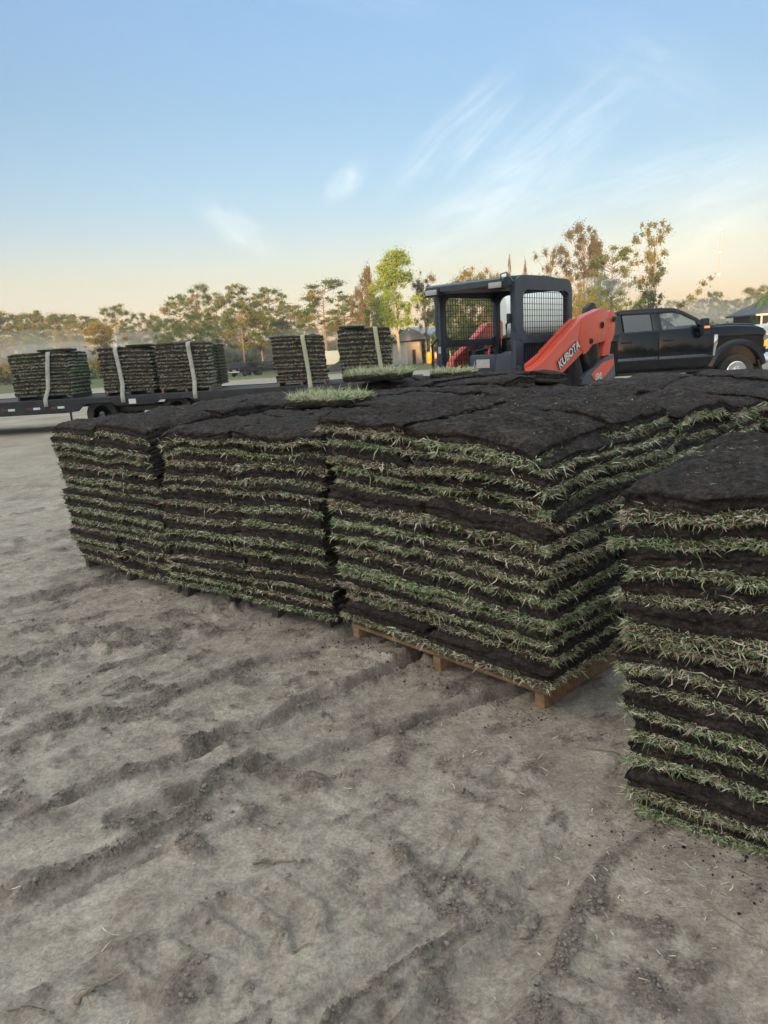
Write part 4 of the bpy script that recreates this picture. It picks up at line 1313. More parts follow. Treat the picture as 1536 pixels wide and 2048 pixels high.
# door lines, handles, lower trim, vent, mirror
for (x0, x1, hx0, hx1) in ((5.86, 6.86, 5.95, 6.20), (6.86, 8.19, 6.97, 7.22)):
    bm = bm_new()
    pts = [(x0 + .008, 1.465), (x0 + .008, .90), (x0 + .05, .64), (x1 + .03, .64), (x1 - .008, .90), (x1 - .008, 1.465)]
    bm_prism(bm, pts, Y0 - .012, Y0 + .01, 'y', .008)
    dr = tsh(bm_obj('door', bm, M_truck, trk, 35))
    b2 = bm_new(); bm_box(b2, ((hx0 + hx1) / 2, Y0 - .045, 1.265), (hx1 - hx0, .03, .045), bev=.014); bm_box(b2, (hx0 + .02, Y0 - .02, 1.265), (.03, .04, .03)); bm_box(b2, (hx1 - .02, Y0 - .02, 1.265), (.03, .04, .03)); bm_obj('handle', b2, M_black, dr, 40)
    b3 = bm_new(); bm_prism(b3, [(x0 + .012, .815), (x0 + .012, .885), (x1 - (.25 if x1 > 8 else .012), .895), (x1 - .012, .84), (x1 - .012, .815)], Y0 - .03, Y0 - .010, 'y', .01)
    for v in b3.verts:
        if v.co.z > .86 and v.co.y < Y0 - .02: v.co.y += .016
    bm_obj('door_trim', b3, M_trim, dr, 35)
bm = bm_new()
for x0, x1 in ((5.86, 8.2),): bm_box(bm, ((x0 + x1) / 2, Y0 - .06, .50), (x1 - x0, .16, .05), bev=.015)
tsh(bm_obj('running_board', bm, M_black, trk, 40))
tsh(poly_obj('fender_vent', [(8.200, 1.335), (8.285, 1.335), (8.285, 1.12), (8.255, 1.05), (8.225, .835), (8.175, .835), (8.195, 1.1)], Y0 - .024, Y0 + .01, M_chrome, trk, bev=.006))
bm = bm_new(); bm_box(bm, (7.865, Y0 - .22, 1.56), (.17, .17, .33), bev=.035); bm_box(bm, (7.90, Y0 - .23, 1.38), (.17, .15, .12), bev=.03); bm_box(bm, (7.90, Y0 - .08, 1.47), (.07, .2, .05), bev=.01)
mr_ = tsh(bm_obj('mirror', bm, M_black, trk, 40))
box_obj('marker_lamp', (7.885, Y0 - .308, 1.515), (.13, .014, .045), M_amber_lit, mr_, .004)
box_obj('reflective_band', (7.885, Y0 - .306, 1.545), (.13, .012, .012), M_lamp, mr_, .003)
# lamps, grille, bumper
hl = tsh(poly_obj('headlight', [(9.40, .93), (9.42, 1.32), (9.535, 1.30), (9.56, .98), (9.52, .92)], Y0 + .004, Y0 + .42, M_lamp, trk, bev=.015))
poly_obj('marker_lamp', [(9.415, .99), (9.425, 1.13), (9.50, 1.16), (9.52, 1.02)], Y0 - .008, Y0 + .01, M_amber_lit, hl)
bm = bm_new(); bm_prism(bm, [(9.405, 1.14), (9.415, 1.26), (9.52, 1.25), (9.53, 1.17)], Y0 - .006, Y0 + .006, 'y'); bm_obj('lens', bm, M_chrome, hl)
tsh(poly_obj('headlight', [(9.40, .93), (9.42, 1.32), (9.535, 1.30), (9.56, .98), (9.52, .92)], Y0 + WD - .42, Y0 + WD - .004, M_lamp, trk, bev=.015))
bm = bm_new(); bm_prism(bm, [(9.46, .86), (9.46, 1.40), (9.60, 1.36), (9.62, .90)], Y0 + .43, Y0 + WD - .43, 'y', .02)
for k in range(2): bm_box(bm, (9.63, Y0 + WD / 2, 1.02 + .2 * k), (.04, WD - .9, .06), bev=.01)
tsh(bm_obj('grille', bm, M_chrome, trk, 35))
bm = bm_new()
bm_prism(bm, [(9.36, .82), (9.70, .835), (9.76, .76), (9.75, .46), (9.68, .40), (9.44, .39), (9.40, .50)], Y0 + .0, Y0 + WD, 'y', .03)
tsh(bm_obj('bumper', bm, M_chrome, trk, 35))
tsh(poly_obj('splash_guard', [(9.30, .66), (9.39, .79), (9.44, .39), (9.39, .34)], Y0 + .01, Y0 + .05, M_black, trk))
for cx in (WX, RX):
    for yy, s in ((Y0 - .02, 1), (Y0 + WD + .02, -1)):
        bm = bm_new()
        prof = [(.245, .03), (.30, .0), (.39, .005), (.418, .03), (.425, .07), (.425, .22), (.40, .25), (.24, .26)]
        bm_lathe(bm, [(r, s * t) for r, t in prof], (0, 0, 0), seg=40)
        w = bm_obj('wheel', bm, M_rubber, trk, 35); w.location = Vector((cx, yy, .425)) + TO
        bm = bm_new()
        bm_lathe(bm, [(.245, s * .028), (.225, s * .020), (.205, s * .06), (.16, s * .075), (.125, s * .02), (.075, s * .012), (.07, -s * .015), (.005, -s * .02)], (0, 0, 0), seg=40)
        rim = bm_obj('rim', bm, M_chrome, w, 30)
        bm = bm_new()
        for k in range(8):
            a = 2 * math.pi * k / 8; bm_lathe(bm, [(.018, s * .058), (.018, s * .068)] if False else [(.026, s * .052), (.026, s * .062)], (.178 * math.cos(a), -.006 * s + 0.0, .178 * math.sin(a)), seg=10)
            bm_lathe(bm, [(.011, -s * .002), (.011, s * .02)], (.10 * math.cos(a + .2), 0, .10 * math.sin(a + .2)), seg=8)
        bm_obj('wheel_nut', bm, M_black, rim)
bm = bm_new(); bm_box(bm, (3.0, Y0 + WD / 2, .58), (.12, WD - .2, .2), bev=.02); tsh(bm_obj('rear_bumper', bm, M_chrome, trk, 35))
for y in (Y0 + .12, Y0 + WD - .12): tsh(box_obj('tail_light', (2.985, y, 1.22), (.05, .14, .38), paint('red_lens', (0.35, .01, .01), .2, dirt=0), trk, .01))

# white tank standing in the truck bed
bm = bm_new()
cs = []
nseg, nx = 36, 9
xs = [3.27, 3.30, 3.42, 3.70, 4.05, 4.45, 4.70, 4.81, 4.84]
sc_ = [.60, .86, .96, 1.0, 1.0, 1.0, .96, .86, .60]
rings = []
for x, k in zip(xs, sc_):
    ring = []
    for j in range(nseg):
        a = 2 * math.pi * j / nseg
        cy_, cz_ = math.copysign(abs(math.cos(a)) ** .75, math.cos(a)), math.copysign(abs(math.sin(a)) ** .75, math.sin(a))
        ring.append(bm.verts.new((x, 18.92 + .60 * k * cy_, 2.07 + .54 * k * cz_)))
    rings.append(ring)
for a, b in zip(rings, rings[1:]):
    for k in range(nseg): bm.faces.new((a[k], a[(k + 1) % nseg], b[(k + 1) % nseg], b[k]))
bm.faces.new(rings[0][::-1]); bm.faces.new(rings[-1])
tank = empty('water_tank', (4.05, 18.92, 1.48), 0, 'large white rounded tank in the bed of the black pickup, behind the loader cage', 'tank')
to_ = bm_obj('tank_shell', bm, M_tank, tank, 50); to_.location = (-4.05, -18.92, -1.48)
bm = bm_new(); bm_lathe(bm, [(.17, 0), (.17, .05), (.05, .06)], (0, 0, 1.115), 'z', 20); bm_obj('lid', bm, M_black, tank, 35)
bm = bm_new(); bm_box(bm, (-.45, 0, .04), (.12, 1.1, .10)); bm_box(bm, (.45, 0, .04), (.12, 1.1, .10)); bm_obj('cradle', bm, M_black, tank)

# ---------------------------------------------------------------- flatbed trailer with five loads
TY0, TY1 = 16.62, 18.95
tl = empty('flatbed_trailer', (-4.5, (TY0 + TY1) / 2, 0), 0, 'long black flatbed trailer loaded with strapped sod pallets', 'trailer')
TL = Vector((4.5, -(TY0 + TY1) / 2, 0))


def tls(o):
    if o.parent == tl: o.location = TL
    return o


bm = bm_new()
bm_box(bm, (-4.9, (TY0 + TY1) / 2, .715), (12.2, TY1 - TY0, .045))
for k in range(16): bm_box(bm, (-10.6 + .76 * k, (TY0 + TY1) / 2, .66), (.06, TY1 - TY0 - .1, .06))
tls(bm_obj('deck', bm, M_wood_dark, tl))
for y in (TY0, TY1):
    bm = bm_new()
    y0, y1 = (y - .04, y + .06) if y == TY0 else (y - .06, y + .04)
    bm_prism(bm, [(-11.0, .745), (-11.0, .435), (-7.09, .435), (-6.78, .46), (-6.62, .615), (-6.0, .62), (-5.92, .54), (-5.75, .54), (-5.05, .53), (-4.9, .615), (-4.25, .62), (-4.10, .54), (-3.9, .50), (1.2, .52), (1.2, .745)], y0, y1, 'y', .006)
    bm_prism(bm, [(-11.0, .755), (-11.0, .70), (1.2, .70), (1.2, .755)], y0 - .012, y1 + .012, 'y', .004)
    sb_ = tls(bm_obj('side_rail', bm, M_trailer, tl, 35))
    if y == TY0:
        for x in (-10.6, -9.9, -9.2, -8.42, -7.85, -7.30, -3.2, -2.2):
            box_obj('reflector', (x, y0 - .006, .57 - .0), (.13, .012, .045), M_reflred, sb_)
            box_obj('reflector', (x + .16, y0 - .006, .57), (.15, .012, .05), M_white, sb_)
        box_obj('sign_plate', (-5.52, y0 - .006, .615), (.16, .012, .11), M_white, sb_)
for x in (-6.31, -4.58):
    for yy, s in ((TY0 + .12, 1), (TY1 - .12, -1)):
        bm = bm_new(); bm_lathe(bm, [(r, s * t) for r, t in [(.20, .03), (.25, .0), (.335, .01), (.355, .05), (.355, .18), (.33, .21), (.2, .22)]], (0, 0, 0), seg=32)
        w = bm_obj('wheel', bm, M_rubber, tl, 35); w.location = Vector((x, yy, .355)) + TL
        bm = bm_new(); bm_lathe(bm, [(.20, s * .03), (.19, s * .06), (.07, s * .07), (.06, s * .01), (.005, 0)], (0, 0, 0), seg=24); bm_obj('rim', bm, M_trim, w, 30)
bm = bm_new(); bm_box(bm, (-7.0, TY0 + .1, .36), (.03, .05, .2)); bm_box(bm, (-5.45, TY0 + .5, .42), (2.4, .1, .1)); bm_box(bm, (-5.45, TY1 - .5, .42), (2.4, .1, .1)); bm_box(bm, (-10.95, (TY0 + TY1) / 2, .55), (.1, 2.2, .2)); bm_box(bm, (1.6, (TY0 + TY1) / 2, .62), (1.0, .2, .2)); bm_box(bm, (.3, TY0 + .5, .33), (.1, .1, .62))
tls(bm_obj('undercarriage', bm, M_trailer, tl))

DZ = 0.742
LOADS = [  # x0, x1, y, top left, top right, name, strap x top, strap x bottom, colour, green
    (-8.22, -6.92, 16.80, 1.80, 1.80, 'leftmost trailer load', -7.34, -7.46, 'w', .75),
    (-6.20, -5.06, 16.80, 1.83, 1.80, 'second trailer load from left', -5.82, -5.72, 'w', .3),
    (-4.93, -3.75, 16.80, 1.86, 1.84, 'third trailer load from left', -4.18, -4.09, 'w', .35),
    (-2.28, -1.12, 16.80, 1.86, 1.84, 'fourth trailer load from left', -1.60, -1.49, 'y', .4),
    (-0.78, 0.40, 16.80, 1.93, 1.93, 'rightmost trailer load', 0.04, 0.16, 'y', .4)]
TG = 'slabs of turf strapped on the trailer'
core2 = Geo()
for i, (x0, x1, y, tl_, tr_, nm, sx0, sx1, sc2, gr) in enumerate(LOADS):
    nl = 12
    s = Stack((x0, y), 0.0, x1 - x0, 1.22 if i else 1.25, 50 + i, nl, z0=DZ + .10, tops=(tl_, tr_, tr_, tl_), lean=(-.04, 0), sag=.016)
    s.shift *= 0.8
    for k in range(nl):
        sa = s.seam[k] * s.W
        tq = [('left half', 0, sa - .004, 'f'), ('right half', sa + .004, s.W, 'fr')]
        for w_, a0, a1, sd_ in tq:
            lb_ = '%s, %s, in the %s' % (layer_word(k, nl), w_ + ' of front', nm)
            sod_slab(s, k, a0, a1, 0, .58, lb_, TG, .06, 620, sd_ if i < 3 else sd_.replace('r', '') or 'f', .026, .008, rough=1.3, green=gr * .6, straw=.6, frac=.44)
        if i == 0:
            sod_slab(s, k, sa + .004, s.W, .59, 1.24, '%s, far half of right side, in the %s' % (layer_word(k, nl), nm), TG, .06, 620, 'r', .028, .008, rough=1.3, green=.6, straw=.35)
    for a0, a1, b0, b1, top in ((.05, s.W - .06, .45, 1.2, .985),) + (((.05, s.W - .03, 1.26, 2.1, .96),) if i == 2 else ()):
        lp, A, B = rect_loop(a0, a1, b0, b1, 0.06)
        rows = np.linspace(0.0, top, 40); n = len(lp); RR = []
        for t in rows:
            P = np.concatenate([lp, np.full((n, 1), t * 11)], 1)
            c = np.array([(a0 + a1) / 2, (b0 + b1) / 2]); d = lp - c; d /= np.linalg.norm(d, axis=1, keepdims=True)
            q_ = lp + d * (0.018 * vnoise(P, 14, s.seed) + .014 * math.sin(t * 2 * math.pi * nl))[:, None]
            RR.append(s.world(q_[:, 0], q_[:, 1], t, s.zc(q_[:, 0] / s.W, q_[:, 1] / s.D, t)))
        s_rows = grid_quads(n, len(rows), 0, True)[:, ::-1]
        core2.add(np.concatenate(RR), np.concatenate([s_rows.ravel(), (len(rows) - 1) * n + np.arange(n)]), [4] * len(s_rows) + [n])
    e = empty('pallet', (x0, y, DZ), 0, 'wooden pallet under the ' + nm, 'pallet', 'pallets on the trailer')
    for j in range(3): box_obj('stringer', (.05 + (s.W - .1) * j / 2, .6, .042), (.05, 1.16, .08), M_wood if i in (2, 3) else M_wood_dark, e)
    box_obj('deck_board', (s.W / 2, .6, .089), (s.W, 1.16, .014), M_wood if i in (2, 3) else M_wood_dark, e)
    # ratchet strap over the load
    zt = float(s.zc(np.array((sx0 - x0) / s.W), np.array(.02), 1.0))
    pth = [(sx1, TY0 - .065, .60), (sx1, TY0 - .062, .76), (sx1 + (sx0 - sx1) * .25, y - .075, 1.0), (sx1 + (sx0 - sx1) * .6, y - .065, 1.4), (sx0, y - .055, zt - .06), (sx0, y - .02, zt + .012)]
    for j in range(1, 9): pth.append((sx0, y + 1.22 * j / 8, float(s.zc(np.array((sx0 - x0) / s.W), np.array(j / 8), 1.0)) + .022))
    pth += [(sx0, y + 1.3, 1.5), (sx1, TY1 + .06, .80)]
    V = []; hw = .048
    for p in pth: V += [(p[0] - hw, p[1], p[2]), (p[0] + hw, p[1], p[2])]
    g = Geo(); V = np.array(V); g.quads(V, [(2 * j, 2 * j + 1, 2 * j + 3, 2 * j + 2) for j in range(len(pth) - 1)])
    so = g.build('ratchet_strap', M_strap_y if sc2 == 'y' else M_strap_w)
    md = so.modifiers.new('thick', 'SOLIDIFY'); md.thickness = .004
    tag(so, ('yellow' if sc2 == 'y' else 'off white') + ' webbing strap over the ' + nm, 'strap', 'straps holding down the trailer loads')
tag(core2.build('stacked_sod', M_core), 'inner and rear layers of the strapped sod', 'sod', kind='stuff')
grassy_slab((-7.25, 17.1, 1.80), .1, .75, .45, 'small green turf slab on top of the leftmost trailer load', 311, 900, .05)
grassy_slab((-5.32, 17.0, 1.795), 0, .55, .40, 'green turf slab on top of the second trailer load', 312, 900, .05)
grassy_slab((-0.48, 17.0, 1.93), 0, .55, .45, 'green turf slab on top of the rightmost trailer load', 313, 900, .05)
# ---------------------------------------------------------------- trees
def leaf_mat(name, stops, rough=0.6):
    t = NT(name)
    c = t.ramp(t.attr('tint'), stops)
    t.set(base=c, rough=rough, Specular_IOR_Level=0.25)
    # thin leaves let a little light through
    n, l = t.n, t.l
    tl_ = n.new('ShaderNodeBsdfTranslucent'); l.new(c, tl_.inputs[0])
    mx = n.new('ShaderNodeMixShader'); mx.inputs[0].default_value = 0.3
    l.new(t.b.outputs[0], mx.inputs[1]); l.new(tl_.outputs[0], mx.inputs[2])
    l.new(mx.outputs[0], n['Material Output'].inputs[0])
    return t.m


L_pine = leaf_mat('pine_needles', [(0, (.030, .065, .018)), (.5, (.080, .135, .030)), (.75, (.22, .19, .045)), (1, (.34, .20, .06))])  # upper stops put golden sunlight into the needle colour
L_bush = leaf_mat('bush_leaves', [(0, (.04, .07, .02)), (.5, (.10, .15, .035)), (1, (.20, .22, .06))])
L_dark = leaf_mat('dark_leaves', [(0, (.022, .050, .018)), (.6, (.055, .105, .028)), (1, (.11, .15, .045))])
L_green = leaf_mat('fresh_green_leaves', [(0, (.10, .17, .035)), (.5, (.19, .29, .060)), (1, (.32, .40, .11))])
L_brown = leaf_mat('brownish_needles', [(0, (.045, .048, .022)), (.5, (.12, .105, .045)), (1, (.22, .15, .065))])
L_olive = leaf_mat('pale_olive_leaves', [(0, (.10, .12, .055)), (.6, (.19, .20, .10)), (1, (.28, .27, .15))])
L_gold = leaf_mat('yellow_green_leaves', [(0, (.07, .085, .022)), (.5, (.20, .17, .035)), (1, (.34, .25, .055))])


def bark_mat(name, a, b):
    t = NT(name)
    n = t.noise(t.geo_pos((3, 3, 0.6)), 2.0, 5, 0.6)
    t.set(base=t.ramp(n, [(0.3, a), (0.7, b)]), rough=0.9)
    return t.m


B_pine = bark_mat('pine_bark', (.10, .075, .06), (.22, .17, .14))
B_pale = bark_mat('pale_bark', (.26, .23, .19), (.45, .41, .35))


def tree_meshes(kind, seed):
    """unit-height tree (1 m tall, crown width about w): trunk mesh and crown mesh"""
    r = np.random.default_rng(seed)
    bm = bm_new()
    C = []          # clumps: centre, radii, leaves
    tips = []
    bend = r.normal(0, .02, 2)
    def trunk_at(t): return np.array([bend[0] * math.sin(t * 3.0), bend[1] * math.sin(t * 2.3), t])
    mat_l, mat_b, leaf, n_leaf = L_pine, B_pine, .016, 3000
    if kind == 'pine':
        tr_top, lw = .93, .011
        for k in range(46):
            t = r.uniform(.50, .97) if k > 3 else r.uniform(.42, .6)
            a = r.uniform(0, 2 * math.pi); reach = (.24 * (1 - ((t - .72) / .34) ** 2) + .03) * r.uniform(.5, 1.1)
            p = trunk_at(t) + np.array([reach * math.cos(a), reach * math.sin(a), r.uniform(0, .05)])
            C.append((p, np.array([.052, .052, .026]) * r.uniform(.6, 1.4), 1.0)); tips.append((t - .06, p))
    elif kind == 'pine_dense':
        tr_top, lw = .95, .012
        for k in range(60):
            t = r.uniform(.33, .98); a = r.uniform(0, 2 * math.pi); reach = (.26 * (1 - ((t - .62) / .42) ** 2) + .03) * r.uniform(.4, 1.1)
            p = trunk_at(t) + np.array([reach * math.cos(a), reach * math.sin(a), 0])
            C.append((p, np.array([.062, .062, .040]) * r.uniform(.6, 1.3), 1.0)); tips.append((t - .05, p))
        mat_l, n_leaf = L_pine, 4200
    elif kind in ('broad', 'light', 'bush', 'gold'):
        lo = {'broad': .22, 'light': .36, 'bush': .05, 'gold': .12}[kind]; tr_top, lw = .80, .013
        wd = {'broad': .33, 'light': .25, 'bush': .55, 'gold': .36}[kind]
        for k in range(110 if kind == 'light' else 90):
            t = r.uniform(lo, .96); a = r.uniform(0, 2 * math.pi)
            prof = wd * math.sqrt(max(0.02, 1 - ((t - .55) / .52) ** 2)) if kind != 'light' else wd * (.95 if t < .6 else 1.0 - (t - .6) * 1.7) * (.45 + .55 * smooth01(np.array((t - lo) / .2)))
            reach = prof * r.uniform(.25, 1.0)
            p = trunk_at(t) + np.array([reach * math.cos(a), reach * math.sin(a), 0])
            q_ = {'bush': 1.5, 'light': .72}.get(kind, 1.0)
            C.append((p, np.array([.06, .06, .045]) * q_ * r.uniform(.5, 1.4), 1.0))
            if k % 5 == 0: tips.append((max(t - .14, .08), p))
        mat_l = {'broad': L_dark, 'light': L_green, 'bush': L_bush, 'gold': L_gold}[kind]
        if kind == 'light': mat_b, leaf, n_leaf = B_pale, .014, 7500
        else: n_leaf, leaf = 5200, .017
    elif kind == 'wispy':
        tr_top, lw = .97, .010
        for k in range(46):
            t = r.uniform(.18, .99); a = r.uniform(0, 2 * math.pi); reach = (.24 * (1.02 - t) ** .6) * r.uniform(.3, 1.15)
            p = trunk_at(t) + np.array([reach * math.cos(a), reach * math.sin(a), .05])
            C.append((p, np.array([.032, .032, .075]) * r.uniform(.6, 1.25), 1.0)); 
            if k % 2 == 0: tips.append((max(t - .1, .05), p))
        mat_l, leaf, n_leaf = L_brown, .012, 5200
    elif kind == 'open':
        tr_top, lw = .95, .010
        for k in range(52):
            t = r.uniform(.38, .99); a = r.uniform(0, 2 * math.pi); reach = .20 * r.uniform(.2, 1.1)
            p = trunk_at(t) + np.array([reach * math.cos(a), reach * math.sin(a), .03])
            C.append((p, np.array([.033, .033, .036]) * r.uniform(.5, 1.4), 1.0)); tips.append((max(t - .16, .3), p))
        mat_l, leaf, n_leaf = L_brown, .012, 3600
    elif kind == 'sparse':
        tr_top, lw, mat_b = .60, .006, B_pale
        lead = [(.0, .0), (-.09, .03), (.08, .04), (.03, -.05), (-.04, -.04)]
        for (dx, dy) in lead:
            top = r.uniform(.86, 1.0)
            pts = []
            for t in np.linspace(.25, top, 8):
                f = (t - .25) / .75
                pts.append(np.array([dx * f ** .7 * 1.3 + r.normal(0, .006), dy * f, t]))
            bm_tube(bm, pts, [.0055 * (1 - .8 * i / 7) for i in range(8)], 5)
            for p in pts[1:]:
                for j in range(2):
                    C.append((p + r.normal(0, .028, 3), np.array([.024, .024, .032]) * r.uniform(.6, 1.3), 1.0))
        for k in range(8):       # one low bough leaning out to the right
            f = k / 7
            C.append((np.array([.08 + .36 * f, -.02, .22 + .34 * f]) + r.normal(0, .012, 3), np.array([.04, .04, .032]) * (1.15 - .5 * f), 1.0))
        bm_tube(bm, [(0, 0, .12), (.10, -.01, .24), (.26, -.02, .40), (.42, -.02, .55)], [.007, .006, .004, .001], 5)
        for k in range(6): C.append((np.array([r.uniform(-.1, .14), r.uniform(-.06, .06), r.uniform(.16, .34)]), np.array([.045, .045, .03]), 1.0))
        mat_l, leaf, n_leaf = L_olive, .0115, 3600
    n_t = 9
    ts = np.linspace(0, tr_top, n_t)
    bm_tube(bm, [trunk_at(t) for t in ts], [lw * (1.25 - .95 * i / (n_t - 1)) * (1.25 if i == 0 else 1) for i in range(n_t)], 7)
    for t, p in tips:
        a = trunk_at(t); m_ = (a + p) / 2 + np.array([0, 0, -.01])
        bm_tube(bm, [a, m_, p], [lw * .34, lw * .22, lw * .06], 4, False)
    me_t = bpy.data.meshes.new('trunk'); bm.to_mesh(me_t); bm.free(); me_t.materials.append(mat_b)
    n_leaf = int(n_leaf * (2.4 if kind == 'wispy' else 4.2))
    w = np.array([np.prod(c[1]) ** (2 / 3) for c in C]); w /= w.sum()
    idx = r.choice(len(C), n_leaf, p=w)
    cen = np.array([c[0] for c in C])[idx]; rad = np.array([c[1] for c in C])[idx]
    d = r.normal(0, 1, (n_leaf, 3)); d /= np.linalg.norm(d, axis=1, keepdims=True)
    rr = np.abs(r.normal(0, .72, (n_leaf, 1)))
    lump = 1 + .35 * vnoise(cen + d * rad, 22, seed)[:, None]
    P = cen + d * rr * rad * lump
    u = r.normal(0, 1, (n_leaf, 3)); u /= np.linalg.norm(u, axis=1, keepdims=True)
    v = np.cross(u, r.normal(0, 1, (n_leaf, 3))); v /= np.linalg.norm(v, axis=1, keepdims=True)
    if kind == 'wispy': v = v * .35 + np.array([0, 0, 1.3]); 
    sz = leaf * (1.0 if kind in ('wispy', 'sparse') else .85) * r.uniform(.45, 1.25, (n_leaf, 1))
    V = np.stack([P - u * sz * .5, P + v * sz * .55, P + u * sz * .5, P - v * sz * .55], 1).reshape(-1, 3)
    q_ = np.arange(n_leaf * 4)
    base = np.clip(.5 + .35 * vnoise(cen, 9, seed + 1) + r.normal(0, .16, n_leaf), 0, 1)
    me_c = mesh_np('crown', V, q_, np.arange(n_leaf) * 4, mat_l, {'tint': np.repeat(base, 4)}, smooth=False)
    return me_t, me_c


TM = {}


def tree(px, top, wpx, dist, kind, var, label, group, base_drop=None, rz=None, spread=1.0):
    key = (kind, var)
    if key not in TM: TM[key] = tree_meshes(kind, 500 + var * 13 + len(kind))
    me_t, me_c = TM[key]
    w = dist * .976
    x = ((px - 768) / 1450 * w + .0126 * dist) / .998
    zt = H + (w * ((700 - .058 * (px - 768)) - top) / 1450)
    z0 = ground_z(x, dist) - .1
    h = (zt - z0) / .995
    wd = wpx / 1450 * w           # wanted crown width
    nat = {'pine': .50, 'pine_dense': .56, 'broad': .70, 'light': .52, 'bush': 1.25, 'gold': .76, 'wispy': .34, 'open': .40, 'sparse': .36}[kind]
    e = empty({'bush': 'bush'}.get(kind, 'pine_tree' if 'pine' in kind else 'tree'), (x, dist, z0), (rz if rz is not None else random.uniform(0, 6.28)), label, 'bush' if kind == 'bush' else 'tree', group)
    e.scale = (wd / nat, wd / nat, h)
    for nm, me in (('trunk', me_t), ('crown', me_c)):
        link(bpy.data.objects.new(nm, me), e)
    return e


GF = 'pines of the hazy far treeline at left'
LF = 'tall thin pine in the hazy far treeline at left edge'
for i, (px, top, wp, d) in enumerate([(-14, 628, 50, 165), (8, 625, 46, 168), (34, 630, 44, 170), (60, 633, 40, 172), (80, 625, 44, 168), (100, 628, 46, 172), (124, 632, 46, 168), (150, 636, 40, 172), (172, 631, 46, 166), (193, 641, 40, 172)]):
    tree(px, top, wp * 1.35, d, 'pine' if i % 3 else 'pine_dense', i % 4, LF, GF)
for px, top, wp, d, kind, var, lab in [
    (243, 612, 62, 150, 'pine', 1, 'pine standing above the round bushy tree at left'),
    (287, 629, 44, 158, 'pine', 2, 'small pine in mist above the second trailer load'),
    (318, 634, 42, 160, 'pine_dense', 3, 'low pine in mist above the third trailer load'),
    (372, 592, 64, 140, 'pine', 0, 'golden lit pine, leftmost of the tall middle group'),
    (408, 582, 52, 138, 'pine', 3, 'slim golden pine in the tall middle group, second from left'),
    (443, 588, 62, 136, 'pine', 1, 'golden pine with bare leaning trunk above third trailer load strap'),
    (492, 576, 78, 134, 'pine', 2, 'broad flat topped golden pine left of the fourth trailer load'),
    (548, 578, 66, 138, 'pine', 0, 'tall golden pine directly above the fourth trailer load'),
    (212, 648, 104, 112, 'gold', 0, 'round yellow green bushy tree above the leftmost trailer loads'),
    (345, 634, 74, 118, 'broad', 1, 'dark green tree behind the third trailer load, left one'),
    (410, 629, 88, 116, 'broad', 2, 'rounded dark green tree behind right end of third trailer load'),
    (488, 612, 84, 114, 'pine_dense', 1, 'thick green pine with several trunks left of fourth trailer load'),
    (526, 622, 70, 118, 'pine_dense', 2, 'thick green pine just left of the fourth trailer load'),
    (590, 614, 82, 130, 'pine_dense', 3, 'green pine between fourth load and the tall open pine'),
    (654, 573, 96, 120, 'pine', 3, 'tall open crowned pine above the gap between two right loads'),
    (693, 594, 66, 126, 'pine', 2, 'thin pine leaning against the tall open pine'),
    (741, 556, 50, 112, 'wispy', 0, 'pointed brown needle tree left of the bright green tree'),
    (722, 590, 46, 116, 'wispy', 1, 'lower brown needle tree at left of the pointed one'),
    (768, 590, 80, 112, 'broad', 3, 'very dark tree directly behind the bright green tree'),
    (802, 507, 118, 88, 'light', 0, 'tall bright green tree with pale trunk beside the shed'),
    (852, 556, 56, 112, 'open', 1, 'brownish open tree between bright green tree and loader cab'),
    (884, 575, 80, 106, 'broad', 1, 'dark tree behind front corner post of the loader cab'),
    (915, 565, 90, 110, 'broad', 2, 'dark tree seen through the left cab cage'),
    (965, 560, 100, 108, 'broad', 0, 'dark tree behind middle of the loader cab'),
    (1015, 562, 90, 110, 'broad', 3, 'dark tree behind the loader roof lamp'),
    (950, 534, 82, 126, 'gold', 1, 'golden topped tree rising over the loader roof'),
    (992, 547, 56, 128, 'gold', 2, 'small golden crown right of the taller one over roof'),
    (1021, 536, 15, 138, 'wispy', 2, 'thin dark spire tree over the loader roof, left one'),
    (1052, 541, 15, 138, 'wispy', 1, 'thin dark spire tree over the loader roof, right one'),
    (1074, 560, 80, 118, 'gold', 0, 'golden tree right behind the caged cab side'),
    (1102, 508, 66, 122, 'open', 2, 'reddish brown open tree just right of the cab top'),
    (1166, 474, 84, 120, 'open', 0, 'tallest reddish brown open tree right of the loader cab'),
    (1190, 500, 50, 124, 'wispy', 0, 'wispy brown tree behind the tallest reddish one'),
    (1222, 502, 80, 116, 'pine', 1, 'dark flat crowned pine above the loader arm'),
    (1128, 555, 80, 108, 'gold', 2, 'golden green tree between cab and the tallest brown tree'),
    (1160, 590, 90, 96, 'gold', 1, 'golden green bushy tree above the loader arm'),
]:
    tree(px, top, wp, d, kind, var, lab, 'trees behind the yard')
for px, top, wp, d, lab in [(1186, 598, 80, 66, 'green bush above the black bracket of the loader arm'), (1222, 603, 76, 64, 'green bush above the upper end of loader arm'), (1252, 596, 70, 66, 'taller green bush left of the sparse pale tree'),
                            (1284, 600, 66, 65, 'green bush under the sparse pale tree'), (1205, 572, 110, 104, 'misty grey green bush half hidden by smoke')]:
    tree(px, top, wp, d, 'bush', int(px) % 3, lab, 'bushes behind the loader and pickup')
for i, (px, top, wp, d) in enumerate([(262, 655, 60, 136), (302, 658, 56, 134), (372, 650, 60, 128), (446, 648, 62, 126), (468, 640, 50, 130), (560, 646, 64, 128), (612, 648, 60, 126), (636, 655, 52, 130), (676, 650, 60, 130), (712, 645, 60, 124), (128, 660, 60, 140), (40, 664, 66, 142), (84, 666, 60, 140), (5, 668, 60, 140)]):
    tree(px, top, wp, d, ('broad', 'gold', 'pine_dense')[i % 3], i % 4, 'low green tree in the dense belt behind the trailer loads', 'low trees of the belt behind the trailer')
